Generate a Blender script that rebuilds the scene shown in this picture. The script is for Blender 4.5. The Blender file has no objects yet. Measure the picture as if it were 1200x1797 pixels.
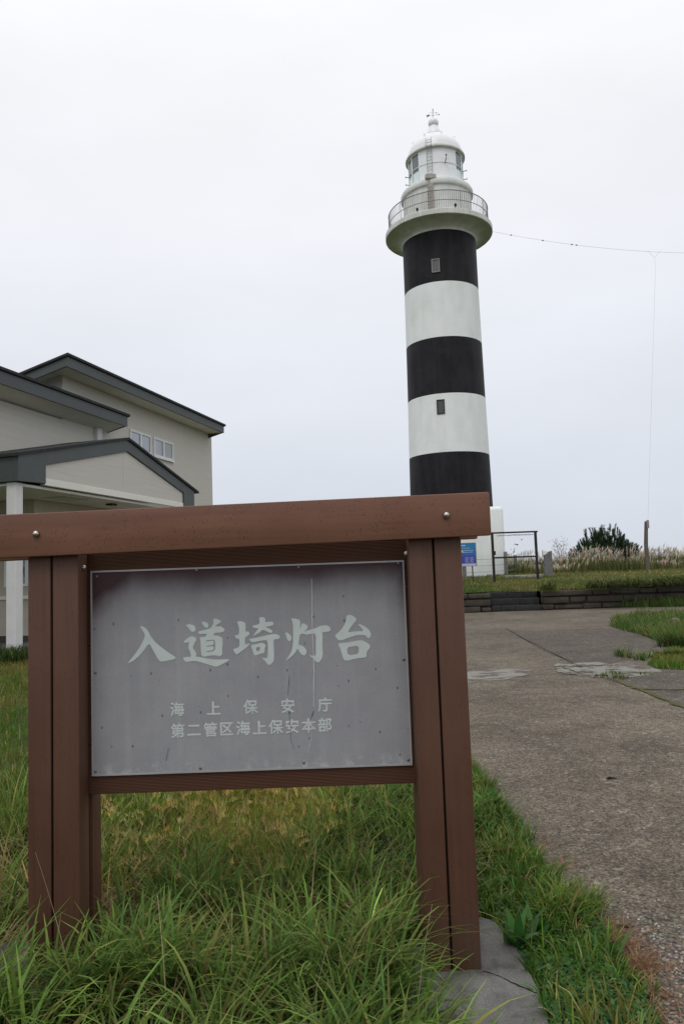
import bpy, bmesh, random
import numpy as np
from math import sin, cos, tan, pi, radians, sqrt, atan2
from mathutils import Vector, Matrix
random.seed(7); RNG = np.random.default_rng(7)
S = bpy.context.scene
COL = S.collection

# ------------------------------------------------------------------ camera
F = 1300.0; PITCH = radians(4.7); ROLL = radians(2.0); EYE = 1.5
_d = np.array([0, cos(PITCH), sin(PITCH)]); _u = np.array([0, -sin(PITCH), cos(PITCH)]); _r = np.array([1.0, 0, 0])
_rt = cos(ROLL)*_r - sin(ROLL)*_u; _up = cos(ROLL)*_u + sin(ROLL)*_r
CAMP = np.array([0, 0, EYE])
cam = bpy.data.cameras.new('camera'); cam.sensor_fit = 'VERTICAL'; cam.sensor_height = 36; cam.lens = F/1797*36
cam.clip_start = 0.05; cam.clip_end = 6000
camo = bpy.data.objects.new('camera', cam); COL.objects.link(camo)
m = Matrix.Identity(4)
for i in range(3):
    m[i][0] = _rt[i]; m[i][1] = _up[i]; m[i][2] = -_d[i]; m[i][3] = CAMP[i]
camo.matrix_world = m
S.camera = camo

# ------------------------------------------------------------------ world, sun, exposure
SUN_EL, SUN_AZ = radians(58), radians(200)      # a hazy sun, high, behind the viewer's left shoulder
w = bpy.data.worlds.new('World'); S.world = w; w.use_nodes = True
nt = w.node_tree; N = nt.nodes; L = nt.links
bg = N['Background']; bg.inputs['Strength'].default_value = 0.1
sky = N.new('ShaderNodeTexSky'); sky.sky_type = 'NISHITA'; sky.sun_disc = False
sky.sun_elevation = SUN_EL; sky.sun_rotation = SUN_AZ
geo = N.new('ShaderNodeTexCoord'); sep = N.new('ShaderNodeSeparateXYZ'); L.new(geo.outputs['Generated'], sep.inputs[0])
ramp = N.new('ShaderNodeValToRGB'); cr = ramp.color_ramp                 # overcast cloud layer by elevation
stops = [(0.0, (6.55, 6.95, 7.75)), (0.12, (7.2, 7.58, 8.35)), (0.28, (8.3, 8.6, 9.2)), (0.45, (9.2, 9.35, 9.8)), (0.62, (9.7, 9.8, 10.1)), (1.0, (14.5, 14.5, 14.6))]
while len(cr.elements) < len(stops): cr.elements.new(0.5)
for e, (p, c) in zip(cr.elements, stops): e.position = p; e.color = (*c, 1)
L.new(sep.outputs['Z'], ramp.inputs[0])
noi = N.new('ShaderNodeTexNoise'); noi.inputs['Scale'].default_value = 2.2; noi.inputs['Detail'].default_value = 5; noi.inputs['Roughness'].default_value = 0.5
mpp = N.new('ShaderNodeMapping'); mpp.inputs['Scale'].default_value = (1, 1, 3.0); L.new(geo.outputs['Generated'], mpp.inputs[0]); L.new(mpp.outputs[0], noi.inputs['Vector'])
mr = N.new('ShaderNodeMapRange'); mr.inputs['From Min'].default_value = 0.3; mr.inputs['From Max'].default_value = 0.7; mr.inputs['To Min'].default_value = 0.95; mr.inputs['To Max'].default_value = 1.04
L.new(noi.outputs['Fac'], mr.inputs['Value'])
mul = N.new('ShaderNodeVectorMath'); mul.operation = 'SCALE'; L.new(ramp.outputs['Color'], mul.inputs[0]); L.new(mr.outputs[0], mul.inputs['Scale'])
mx = N.new('ShaderNodeMix'); mx.data_type = 'RGBA'; mx.inputs['Factor'].default_value = 0.96
L.new(sky.outputs[0], mx.inputs['A']); L.new(mul.outputs[0], mx.inputs['B']); L.new(mx.outputs['Result'], bg.inputs['Color'])
sl = bpy.data.lights.new('sun', 'SUN'); sl.energy = 0.8; sl.angle = radians(25); sl.color = (1, 0.97, 0.93)
so = bpy.data.objects.new('sun', sl); COL.objects.link(so)
sd = Vector((sin(SUN_AZ)*cos(SUN_EL), cos(SUN_AZ)*cos(SUN_EL), sin(SUN_EL)))
so.rotation_euler = sd.to_track_quat('Z', 'Y').to_euler(); so.location = (0, 0, 60)
S.view_settings.view_transform = 'Standard'; S.view_settings.look = 'None'; S.view_settings.gamma = 1
S.view_settings.exposure = 0.0
S.render.engine = 'CYCLES'

# ------------------------------------------------------------------ surveying helpers (photo pixel + known distance -> point)
def ray(x, y): return _d*F + _rt*(x-600) - _up*(y-898.5)
def atY(x, y, Y): v = ray(x, y); return CAMP + v*(Y/v[1])
def atZ(x, y, Z=0.0): v = ray(x, y); return CAMP + v*((Z-EYE)/v[2])
def gpt(x, y): p = atZ(x, y); return (p[0], p[1])

# ------------------------------------------------------------------ object helpers
def tag(o, label=None, cat=None, group=None, kind=None):
    for k, v in (('label', label), ('category', cat), ('group', group), ('kind', kind)):
        if v: o[k] = v
    return o
def thing(name, loc, label, cat, group=None, rz=0):
    o = bpy.data.objects.new(name, None); COL.objects.link(o); o.empty_display_size = 0.2
    o.location = loc; o.rotation_euler = (0, 0, rz); return tag(o, label, cat, group)
class MB:
    def __init__(s, org=(0, 0, 0)): s.bm = bmesh.new(); s.o = Vector(org)
    def box(s, lo, hi, bev=0, seg=1, mi=0):
        lo = Vector(lo); hi = Vector(hi)
        r = bmesh.ops.create_cube(s.bm, size=1)
        vs = r['verts']; c = (lo+hi)/2; d = hi-lo
        for v in vs: v.co = Vector((v.co.x*d.x, v.co.y*d.y, v.co.z*d.z))+c
        fs = {f for v in vs for f in v.link_faces}
        for f in fs: f.material_index = mi
        if bev:
            es = list({e for v in vs for e in v.link_edges})
            bmesh.ops.bevel(s.bm, geom=es, offset=bev, segments=seg, affect='EDGES', profile=0.5)
        return s
    def lathe(s, prof, c=(0, 0, 0), n=48, a0=0, a1=2*pi, cap=False, flip=False):
        full = abs(a1-a0-2*pi) < 1e-6; k = n if full else n+1
        rings = []
        for r, z in prof:
            rings.append([s.bm.verts.new((c[0]+r*cos(a0+(a1-a0)*i/n), c[1]+r*sin(a0+(a1-a0)*i/n), c[2]+z)) for i in range(k)])
        for A, B in zip(rings, rings[1:]):
            for i in range(n):
                j = (i+1) % k
                s.bm.faces.new((A[i], A[j], B[j], B[i]))
        if cap and full:
            s.bm.faces.new(rings[0][::-1]); s.bm.faces.new(rings[-1])
        return s
    def tube(s, pts, r, n=6, cap=True):
        pts = [Vector(p) for p in pts]; rs = r if isinstance(r, (list, tuple)) else [r]*len(pts)
        rings = []; prev = None
        for i, p in enumerate(pts):
            t = (pts[min(i+1, len(pts)-1)]-pts[max(i-1, 0)]).normalized()
            a = Vector((0, 0, 1)) if abs(t.z) < 0.9 else Vector((1, 0, 0))
            x = t.cross(a).normalized(); y = t.cross(x).normalized()
            rings.append([s.bm.verts.new(p+(x*cos(2*pi*k/n)+y*sin(2*pi*k/n))*rs[i]) for k in range(n)])
        for A, B in zip(rings, rings[1:]):
            for k in range(n): s.bm.faces.new((A[k], A[(k+1) % n], B[(k+1) % n], B[k]))
        if cap: s.bm.faces.new(rings[0][::-1]); s.bm.faces.new(rings[-1])
        return s
    def sphere(s, c, r, u=12, v=8, sc=(1, 1, 1)):
        M_ = Matrix.Translation(c) @ Matrix.Diagonal((r*sc[0], r*sc[1], r*sc[2], 1))
        bmesh.ops.create_uvsphere(s.bm, u_segments=u, v_segments=v, radius=1, matrix=M_); return s
    def prism(s, poly, vec):          # poly: list of 3D points, extruded by vec
        vec = Vector(vec); A = [s.bm.verts.new(p) for p in poly]; B = [s.bm.verts.new(Vector(p)+vec) for p in poly]
        n = len(poly); s.bm.faces.new(A[::-1]); s.bm.faces.new(B)
        for i in range(n): s.bm.faces.new((A[i], A[(i+1) % n], B[(i+1) % n], B[i]))
        return s
    def poly(s, pts): s.bm.faces.new([s.bm.verts.new(p) for p in pts]); return s
    def build(s, name, mat, parent=None, smooth=None, jitter=0):
        bm = s.bm
        bmesh.ops.recalc_face_normals(bm, faces=bm.faces)
        if jitter:
            for v in bm.verts: v.co += Vector((random.uniform(-1, 1), random.uniform(-1, 1), random.uniform(-1, 1)))*jitter
        for v in bm.verts: v.co -= s.o
        me = bpy.data.meshes.new(name); bm.to_mesh(me); bm.free()
        for mm in (mat if isinstance(mat, (list, tuple)) else [mat]): me.materials.append(mm)
        if smooth is not None:
            me.polygons.foreach_set('use_smooth', [True]*len(me.polygons)); me.set_sharp_from_angle(angle=radians(smooth))
        o = bpy.data.objects.new(name, me); COL.objects.link(o)
        if parent: o.parent = parent
        elif s.o.length: o.location = s.o
        return o

# ------------------------------------------------------------------ materials
class NB:
    def __init__(s, name):
        s.m = bpy.data.materials.new(name); s.m.use_nodes = True; s.t = s.m.node_tree
        s.p = s.t.nodes['Principled BSDF']; s.co = s.t.nodes.new('ShaderNodeTexCoord').outputs['Object']
    def n(s, typ, **kw):
        x = s.t.nodes.new('ShaderNode'+typ)
        for k, v in kw.items(): setattr(x, k, v)
        return x
    def link(s, a, b): s.t.links.new(a, b)
    def mapping(s, scale=(1, 1, 1)):
        x = s.n('Mapping'); x.inputs['Scale'].default_value = scale; s.link(s.co, x.inputs[0]); return x.outputs[0]
    def noise(s, sc, det=4, rough=.55, vec=None, dist=0):
        x = s.n('TexNoise'); x.inputs['Scale'].default_value = sc; x.inputs['Detail'].default_value = det
        x.inputs['Roughness'].default_value = rough; x.inputs['Distortion'].default_value = dist
        s.link(vec or s.co, x.inputs['Vector']); return x.outputs['Fac']
    def vor(s, sc, vec=None, out='Color', feat='F1'):
        x = s.n('TexVoronoi', feature=feat); x.inputs['Scale'].default_value = sc; s.link(vec or s.co, x.inputs['Vector']); return x.outputs[out]
    def ramp(s, fac, stops, interp='LINEAR'):
        x = s.n('ValToRGB'); c = x.color_ramp; c.interpolation = interp
        while len(c.elements) < len(stops): c.elements.new(.5)
        for e, (p, col) in zip(c.elements, stops):
            e.position = p; e.color = (*(col if isinstance(col, tuple) else (col,)*3), 1)
        s.link(fac, x.inputs[0]); return x.outputs[0]
    def mix(s, fac, a, b, blend='MIX'):
        x = s.n('Mix', data_type='RGBA', blend_type=blend)
        for v, k in ((fac, 'Factor'), (a, 'A'), (b, 'B')):
            if isinstance(v, (int, float)): x.inputs[k].default_value = v
            elif isinstance(v, tuple): x.inputs[k].default_value = (*v, 1)
            else: s.link(v, x.inputs[k])
        return x.outputs['Result']
    def math(s, op, a, b=0.0, clamp=False):
        x = s.n('Math', operation=op, use_clamp=clamp)
        for i, v in enumerate((a, b)):
            if isinstance(v, (int, float)): x.inputs[i].default_value = v
            else: s.link(v, x.inputs[i])
        return x.outputs[0]
    def xyz(s, src=None):
        x = s.n('SeparateXYZ'); s.link(src or s.co, x.inputs[0]); return x.outputs
    def done(s, col=None, rough=.7, spec=.3, metal=0, bump=None, bstr=.2, bdist=.01):
        p = s.p
        if col is not None:
            if isinstance(col, tuple): p.inputs['Base Color'].default_value = (*col, 1)
            else: s.link(col, p.inputs['Base Color'])
        if isinstance(rough, (int, float)): p.inputs['Roughness'].default_value = rough
        else: s.link(rough, p.inputs['Roughness'])
        p.inputs['Specular IOR Level'].default_value = spec; p.inputs['Metallic'].default_value = metal
        if bump is not None:
            b = s.n('Bump'); b.inputs['Strength'].default_value = bstr; b.inputs['Distance'].default_value = bdist
            s.link(bump, b.inputs['Height']); s.link(b.outputs[0], p.inputs['Normal'])
        return s.m
def plain(name, col, rough=.6, spec=.3, metal=0, var=.12, sc=6):
    b = NB(name); f = b.noise(sc, 5)
    c = b.ramp(f, [(.3, tuple(x*(1-var) for x in col)), (.7, tuple(x*(1+var) for x in col))])
    return b.done(c, rough, spec, metal)

def m_board(name, col, axis):
    b = NB(name); st = [60, 60, 60]; st[axis] = 2.0
    g = b.noise(1.0, 4, .6, b.mapping(tuple(st)))
    big = b.noise(3.0, 4, .6)
    c = b.ramp(g, [(.25, tuple(x*.82 for x in col)), (.75, tuple(x*1.18 for x in col))])
    c = b.mix(b.ramp(big, [(.38, 0.0), (.66, .55)]), c, (col[0]*1.3, col[1]*1.38, col[2]*1.5))
    st2 = [9, 9, 9]; st2[axis] = .6; c = b.mix(b.ramp(b.noise(1.0, 5, .65, b.mapping(tuple(st2))), [(.5, 0.0), (.7, .45)]), c, (col[0]*.62, col[1]*.62, col[2]*.66))
    if axis == 2:
        ft2 = b.math('MULTIPLY', b.math('SUBTRACT', 1, b.math('DIVIDE', b.xyz()[2], .28), True), b.ramp(b.noise(14, 5, .7), [(.38, 0.0), (.62, 1.0)])); c = b.mix(b.math('MULTIPLY', ft2, .75), c, (.085, .07, .045))
    sp = b.vor(85, b.mapping((1, 1, .8) if axis == 0 else (1, 1, .5)), 'Distance')
    msk = b.math('MULTIPLY', b.math('LESS_THAN', sp, .24), b.math('GREATER_THAN', b.noise(9, 3), .52))
    c = b.mix(b.math('MULTIPLY', msk, .55 if axis == 0 else .3), c, tuple(x*.35 for x in col))
    return b.done(c, .55, .35, bump=g, bstr=.12, bdist=.002)
BROWN = (.092, .040, .0235)
M = {}
M['board_v'] = m_board('brown_board_upright', BROWN, 2)
M['board_h'] = m_board('brown_board_level', (.158, .068, .040), 0)
b = NB('ribbed_board')
z = b.xyz()[2]; rib = b.math('SINE', b.math('MULTIPLY', z, 2*pi/.0055))
M['ribbed'] = b.done(b.ramp(rib, [(0, tuple(x*.7 for x in BROWN)), (.6, BROWN)]), .7, .2, bump=rib, bstr=.4, bdist=.002)
M['gap_dark'] = plain('dark_gap', (.008, .006, .005), .9, .1)
M['steel'] = plain('stainless_steel', (.45, .43, .40), .28, .5, 1.0, .05)
M['screw'] = plain('weathered_screw', (.22, .2, .19), .5, .5, .7)

def m_concrete(name, a, c2, sc=1.0, pebble=True, under=None):
    b = NB(name)
    big = b.noise(.45*sc, 6, .6); mid = b.noise(5*sc, 5, .65); fine = b.noise(70*sc, 3, .7)
    c = b.mix(b.ramp(big, [(.35, 0.0), (.68, 1.0)]), a, c2)
    c = b.mix(.5, c, b.ramp(mid, [(.3, .44), (.7, .62)]), 'OVERLAY'); st = b.noise(1.3*sc, 7, .7, None, .6); c = b.mix(b.ramp(st, [(.48, 0.0), (.64, .62)]), c, tuple(x*.6 for x in a))
    if pebble:
        v = b.vor(95*sc); vx = b.xyz(v)
        c = b.mix(.9, c, b.ramp(vx[0], [(0, .18), (.35, .36), (.6, .52), (.82, .66), (1, .9)]), 'OVERLAY')
        v3 = b.xyz(b.vor(30*sc)); c = b.mix(.28, c, b.ramp(v3[0], [(0, .2), (.5, .5), (1, .8)]), 'OVERLAY')
        v2 = b.xyz(b.vor(38*sc))
        lite = b.math('GREATER_THAN', v2[1], .93)
        c = b.mix(b.math('MULTIPLY', lite, b.math('MULTIPLY', b.ramp(mid, [(.45, 0.0), (.6, .6)]), .75)), c, (.36, .33, .29))
        d = b.vor(95*sc, None, 'Distance')
        return b.done(c, .85, .2, bump=d, bstr=.35, bdist=.004)
    c = b.mix(.7, c, b.ramp(fine, [(.3, .3), (.7, .7)]), 'OVERLAY')
    if under: c = b.mix(b.ramp(b.noise(3.5, 7, .75), [(.40, 0.0), (.50, 1.0)]), under, c)
    return b.done(c, .85, .2, bump=fine, bstr=.5, bdist=.006)
M['path'] = m_concrete('exposed_aggregate_concrete', (.100, .083, .062), (.156, .131, .099))
M['asphalt'] = m_concrete('old_asphalt', (.080, .066, .054), (.105, .088, .072), 1.1)
M['cement'] = m_concrete('pale_cement', (.23, .22, .20), (.34, .325, .295), 2.0, False, (.14, .122, .098))
M['footing'] = m_concrete('grey_footing', (.095, .092, .086), (.20, .195, .184), 2.2, False, (.075, .072, .066))
M['soil'] = plain('soil', (.035, .032, .016), .95, .1, 0, .5, 9)
b = NB('rough_lawn'); f1 = b.noise(1.2, 6, .65); f2 = b.noise(25, 4, .7)
c = b.ramp(f1, [(.3, (.028, .045, .012)), (.5, (.045, .062, .016)), (.7, (.085, .085, .026))]); c = b.mix(.6, c, b.ramp(f2, [(.3, .3), (.7, .7)]), 'OVERLAY')
M['lawn'] = b.done(c, .95, .1)
_cm = M['cement']; M['slab'] = _cm; b = NB('patched_cement')
mk = b.ramp(b.noise(2.6, 7, .72, b.mapping((.8, 1.3, 1))), [(.44, 0.0), (.50, 1.0)]); tr = b.n('BsdfTransparent'); ms = b.n('MixShader')
fn = b.noise(60, 4, .7); b.done(b.ramp(fn, [(.3, (.15, .14, .122)), (.7, (.29, .275, .25))]), .9, .15, bump=fn, bstr=.4, bdist=.005)
b.link(mk, ms.inputs[0]); b.link(tr.outputs[0], ms.inputs[1]); b.link(b.p.outputs[0], ms.inputs[2]); b.link(ms.outputs[0], b.t.nodes['Material Output'].inputs['Surface']); M['cement'] = b.m
b = NB('moss'); M['moss'] = b.done(b.ramp(b.noise(30, 4), [(.35, (.05, .055, .02)), (.6, (.11, .11, .038))]), .95, .1)
M['crack'] = plain('crack_dirt', (.02, .017, .014), .95, .1, 0, .4, 40)

# lighthouse
def m_paint(name, col, dirt, amt=.5):
    b = NB(name); st = b.noise(1.0, 5, .6, b.mapping((2.2, 2.2, .35))); bl = b.noise(.9, 6, .65)
    fi = b.noise(14, 4, .6)
    f = b.math('MULTIPLY', b.ramp(st, [(.42, 0.0), (.75, 1.0)]), amt); f2 = b.math('MULTIPLY', b.ramp(bl, [(.45, 0.0), (.75, 1.0)]), amt)
    c = b.mix(f, col, dirt); c = b.mix(f2, c, dirt)
    # shutter-board lines left by the pours
    zz = b.math('FRACT', b.math('MULTIPLY', b.xyz()[2], 1/1.05)); ln = b.math('LESS_THAN', zz, .02)
    c = b.mix(b.math('MULTIPLY', ln, .25*amt), c, dirt)
    return b.done(c, .6, .2, bump=fi, bstr=.12, bdist=.01)
M['white_tower'] = m_paint('white_tower_paint', (.84, .86, .845), (.62, .65, .61), .38)
M['black_tower'] = m_paint('black_tower_paint', (.0075, .0062, .0078), (.024, .0215, .025), .8)
M['gallery'] = m_paint('gallery_concrete', (.72, .72, .68), (.40, .40, .36), .55)
M['drum'] = m_paint('drum_concrete', (.76, .77, .74), (.48, .48, .44), .5)
M['lantern_white'] = plain('lantern_white', (.86, .88, .89), .4, .4, 0, .03, 3)
M['dome_white'] = plain('dome_white', (.80, .80, .82), .32, .5, 0, .03, 3)
M['rail'] = plain('grey_railing', (.25, .235, .225), .5, .4)
M['wire'] = plain('aerial_wire_metal', (.5, .5, .51), .5, .4)
M['ladder'] = plain('galvanised_ladder', (.38, .37, .36), .5, .4)
M['rust'] = plain('rusty_conduit', (.42, .38, .34), .7, .3, 0, .2, 8)
M['dark_metal'] = plain('dark_brown_metal', (.014, .011, .010), .5, .4)
b = NB('lantern_glass'); M['lglass'] = b.done((.13, .16, .17), .08, .8)
b = NB('lens_glass'); M['lens'] = b.done(b.ramp(b.xyz()[2], [(0, (.72, .84, .84)), (1, (.75, .86, .86))]), .15, .6)
M['win_dark'] = plain('dark_window', (.055, .058, .06), .2, .6, 0, .1)
M['win_dark2'] = plain('window_shutter', (.12, .115, .12), .35, .5, 0, .1)

# building
b = NB('siding'); zz = b.math('FRACT', b.math('MULTIPLY', b.xyz()[2], 1/.15)); ln = b.math('LESS_THAN', zz, .07)
f = b.noise(1.0, 4, .6, b.mapping((1, 1, 18))); f2 = b.noise(2.0, 4, .6, b.mapping((30, 30, 30)))
c = b.ramp(f, [(.3, (.56, .535, .475)), (.7, (.60, .575, .515))]); c = b.mix(b.math('MULTIPLY', ln, .2), c, (.36, .34, .30)); c = b.mix(.25, c, b.ramp(f2, [(.3, .4), (.7, .6)]), 'OVERLAY')
M['siding'] = b.done(c, .75, .2)
M['soffit'] = plain('soffit_board', (.76, .75, .68), .7, .2, 0, .05, 2)
M['fascia'] = plain('slate_fascia', (.064, .076, .075), .45, .4, 0, .08, 2)
b = NB('roofing'); yy = b.noise(1, 4, .6, b.mapping((3, 14, 3))); M['roof'] = b.done(b.ramp(yy, [(.3, (.016, .018, .019)), (.7, (.042, .045, .046))]), .75, .25)
M['white_frame'] = plain('white_window_frame', (.72, .74, .74), .4, .4, 0, .03)
b = NB('window_pane'); M['pane'] = b.done((.36, .38, .41), .06, .8, .35)
b = NB('dark_pane'); M['dpane'] = b.done(b.ramp(b.noise(3, 3), [(.45, (.03, .035, .035)), (.55, (.3, .31, .36))]), .1, .6)
M['post_white'] = plain('white_post', (.68, .67, .65), .6, .3, 0, .06, 3)
M['entry_wall'] = plain('entry_wall', (.50, .45, .37), .7, .2, 0, .08, 3)
M['pipe_white'] = plain('white_downpipe', (.66, .67, .66), .5, .4, 0, .05)
M['door_dark'] = plain('dark_door', (.05, .04, .035), .3, .5)

def m_leaf(name, transl=.4, rough=.6, spec=.08):
    b = NB(name); a = b.n('Attribute', attribute_name='tint'); f = b.noise(35, 3)
    c = b.mix(.35, a.outputs['Color'], b.ramp(f, [(.3, .38), (.7, .62)]), 'OVERLAY')
    b.done(c, rough, spec)
    if transl:
        tr = b.n('BsdfTranslucent'); b.link(c, tr.inputs['Color']); ms = b.n('MixShader'); ms.inputs[0].default_value = transl
        b.link(b.p.outputs[0], ms.inputs[1]); b.link(tr.outputs[0], ms.inputs[2])
        b.link(ms.outputs[0], b.t.nodes['Material Output'].inputs['Surface'])
    return b.m
M['blade'] = m_leaf('grass_blade'); M['leaf'] = m_leaf('broad_leaf', .3, .5, .2); M['dry'] = m_leaf('dry_grass', .3, .8, .1); M['needle'] = m_leaf('pine_needle', .05, .6, .2)
M['bark'] = plain('bark', (.06, .045, .035), .9, .1, 0, .4, 12)

# ------------------------------------------------------------------ plant geometry (numpy)
def raw_mesh(name, V, Fq, T, mat, parent=None, tri=False):
    k = 3 if tri else 4
    me = bpy.data.meshes.new(name); me.vertices.add(len(V)); me.vertices.foreach_set('co', V.astype(np.float32).ravel())
    nf = len(Fq); me.loops.add(nf*k); me.loops.foreach_set('vertex_index', Fq.astype(np.int32).ravel())
    me.polygons.add(nf); me.polygons.foreach_set('loop_start', np.arange(nf, dtype=np.int32)*k)
    me.polygons.foreach_set('use_smooth', np.ones(nf, dtype=bool))
    at = me.attributes.new('tint', 'FLOAT_COLOR', 'POINT')
    at.data.foreach_set('color', np.concatenate([T, np.ones((len(T), 1))], 1).astype(np.float32).ravel())
    me.update(calc_edges=True); me.validate()
    me.materials.append(mat)
    o = bpy.data.objects.new(name, me); COL.objects.link(o)
    if parent: o.parent = parent
    return o
def blades(P, H, W, PHI, T0, BEND, COLR, seg=4, twist=0.3, tipw=.06, tipcol=None):
    """curved strips; returns V, F, T"""
    n = len(P); t = np.linspace(0, 1, seg+1)
    ang = T0[:, None] + BEND[:, None]*t[None, :]**1.3
    st = (H/seg)[:, None]
    dx = np.sin(ang)*st; dz = np.cos(ang)*st
    cx = np.concatenate([np.zeros((n, 1)), np.cumsum(dx[:, :-1], 1)], 1); cz = np.concatenate([np.zeros((n, 1)), np.cumsum(dz[:, :-1], 1)], 1)
    wd = W[:, None]*np.maximum(tipw, np.minimum(1, .55+t*2.2)*(1-t**2.2))[None, :]*.5
    tw = PHI[:, None] + pi/2 + RNG.normal(0, twist, (n, 1)) + (RNG.normal(0, twist*1.5, (n, 1))*t[None, :])
    sx = np.cos(tw); sy = np.sin(tw)
    bx = P[:, 0:1]+cx*np.cos(PHI)[:, None]; by = P[:, 1:2]+cx*np.sin(PHI)[:, None]; bz = P[:, 2:3]+cz
    A = np.stack([bx-sx*wd, by-sy*wd, bz], 2); B = np.stack([bx+sx*wd, by+sy*wd, bz], 2)
    V = np.stack([A, B], 2).reshape(n, (seg+1)*2, 3)
    base = (np.arange(n)*(seg+1)*2)[:, None]; k = np.arange(seg)[None, :]*2
    Fq = np.stack([base+k, base+k+1, base+k+3, base+k+2], 2).reshape(-1, 4)
    T = np.repeat(COLR[:, None, :], (seg+1)*2, 1)
    if tipcol is not None:
        f = np.repeat(t**2, 2)[None, :, None]*.8; T = T*(1-f)+tipcol[:, None, :]*f
    return V.reshape(-1, 3), Fq, T.reshape(-1, 3)
def merge(parts):
    V = []; Fs = []; T = []; o = 0
    for v, f, t in parts: V.append(v); Fs.append(f+o); T.append(t); o += len(v)
    return np.concatenate(V), np.concatenate(Fs), np.concatenate(T)
def vnoise(x, y, s, seed=0):
    r = np.random.default_rng(seed); o = np.zeros_like(x)
    for i in range(5):
        a = r.uniform(0, 2*pi); k = s*r.uniform(.6, 1.7); o += np.sin((x*cos(a)+y*sin(a))*k*2*pi+r.uniform(0, 6.28))
    return np.clip(.5+o/5.2, 0, 1)
def inpoly(x, y, poly):
    c = np.zeros(len(x), bool); n = len(poly); j = n-1
    for i in range(n):
        xi, yi = poly[i]; xj, yj = poly[j]
        c ^= ((yi > y) != (yj > y)) & (x < (xj-xi)*(y-yi)/(yj-yi+1e-12)+xi); j = i
    return c
def scatter(poly, n):
    p = np.array(poly); lo = p.min(0); hi = p.max(0); out = np.zeros((0, 2))
    while len(out) < n:
        q = RNG.uniform(lo, hi, (n*2, 2)); q = q[inpoly(q[:, 0], q[:, 1], poly)]; out = np.concatenate([out, q])
    return out[:n]
def lerp(a, b, f): return np.array(a)[None, :]*(1-f[:, None])+np.array(b)[None, :]*f[:, None]
def vary(c, s=.25): return c*np.exp(RNG.normal(0, s, (len(c), 1)))*(1+RNG.normal(0, .08, c.shape))
def U(a, b, n): return RNG.uniform(a, b, n)

# ------------------------------------------------------------------ GROUND, PATH, TERRACE
def sheet(name, pts, z, mat, kind='structure', **kw):
    o = MB().poly([(p[0], p[1], z) for p in pts]).build(name, mat); return tag(o, kind=kind, **kw)
def grid(name, x0, x1, y0, y1, nx, ny, zf, mat):
    xs = np.linspace(x0, x1, nx+1); ys = np.linspace(y0, y1, ny+1); X, Y = np.meshgrid(xs, ys)
    V = np.stack([X, Y, zf(X, Y)], 2).reshape(-1, 3); i = np.arange(nx)[None, :]+np.arange(ny)[:, None]*(nx+1)
    Fq = np.stack([i, i+1, i+nx+2, i+nx+1], 2).reshape(-1, 4)
    return raw_mesh(name, V, Fq, np.ones((len(V), 3)), mat)
sheet('ground', [(-3000, -3000), (3000, -3000), (3000, 4000), (-3000, 4000)], -.012, M['lawn'])

PATH_EDGE_PX = [(1210, 1900), (1175, 1830), (1155, 1780), (1120, 1715), (1085, 1660), (1050, 1612), (1000, 1570), (962, 1525), (925, 1470), (895, 1428), (862, 1385), (838, 1348), (818, 1328), (790, 1300), (730, 1262), (640, 1220), (540, 1185), (430, 1160), (300, 1135)]
edge = [gpt(*p) for p in PATH_EDGE_PX]
PATH = edge + [(-9.5, 20.5), (-9.5, 25.45), (32, 25.45), (32, -12), (1.2, -12), (1.2, 0)]
sheet('concrete_path', PATH, 0.0, M['path'])
def ragged(px, amp, seed, sub=4):
    r = random.Random(seed); out = []
    for i, p in enumerate(px):
        q = px[(i+1) % len(px)]
        for k in range(sub):
            f = k/sub; out.append((p[0]+(q[0]-p[0])*f+r.uniform(-1, 1)*amp*3, p[1]+(q[1]-p[1])*f+r.uniform(-1, 1)*amp))
    return [gpt(*p) for p in out]
A = ragged([(893, 1107), (950, 1106), (1010, 1104), (1062, 1103), (1100, 1108), (1140, 1118), (1158, 1130), (1140, 1142), (1100, 1158), (1060, 1165), (1018, 1171), (985, 1156), (950, 1140), (920, 1123)], .8, 6)
sheet('asphalt_patch', A, .004, M['asphalt'])
A2 = [gpt(*p) for p in [(1062, 1192), (1120, 1182), (1200, 1176), (1420, 1160), (1500, 1260), (1330, 1262), (1240, 1250), (1190, 1238), (1130, 1215)]]
sheet('asphalt_patch', A2, .004, M['asphalt'])
sheet('cement_strip', ragged([(760, 1180), (860, 1175), (925, 1174), (940, 1182), (890, 1193), (820, 1199), (760, 1201)], 1.0, 1, 4), .004, M['cement'])
sheet('cement_strip', ragged([(965, 1168), (1030, 1163), (1080, 1165), (1130, 1170), (1165, 1179), (1110, 1187), (1070, 1190), (1030, 1187), (975, 1181)], 2.0, 2, 4), .008, M['cement'])
def strip(name, px, w, z, mat, seed=0):
    r = random.Random(seed); pts = []
    for i in range(len(px)-1):
        for k in range(5):
            f = k/5; pts.append(Vector((*gpt(px[i][0]+(px[i+1][0]-px[i][0])*f, px[i][1]+(px[i+1][1]-px[i][1])*f), z)))
    pts.append(Vector((*gpt(*px[-1]), z))); mb = MB(); Lq = []; Rq = []
    for i, p in enumerate(pts):
        t = (pts[min(i+1, len(pts)-1)]-pts[max(i-1, 0)]).normalized(); s = Vector((-t.y, t.x, 0))*w*r.uniform(.4, 1.4)
        j = Vector((r.uniform(-1, 1), r.uniform(-1, 1), 0))*w*.8
        Lq.append(mb.bm.verts.new(p+s+j)); Rq.append(mb.bm.verts.new(p-s+j))
    for i in range(len(pts)-1): mb.bm.faces.new((Lq[i], Lq[i+1], Rq[i+1], Rq[i]))
    return tag(mb.build(name, mat), kind='structure')
strip('path_crack', [(885, 1102), (920, 1122), (960, 1142), (1020, 1172)], .009, .0095, M['crack'], 1)
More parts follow.
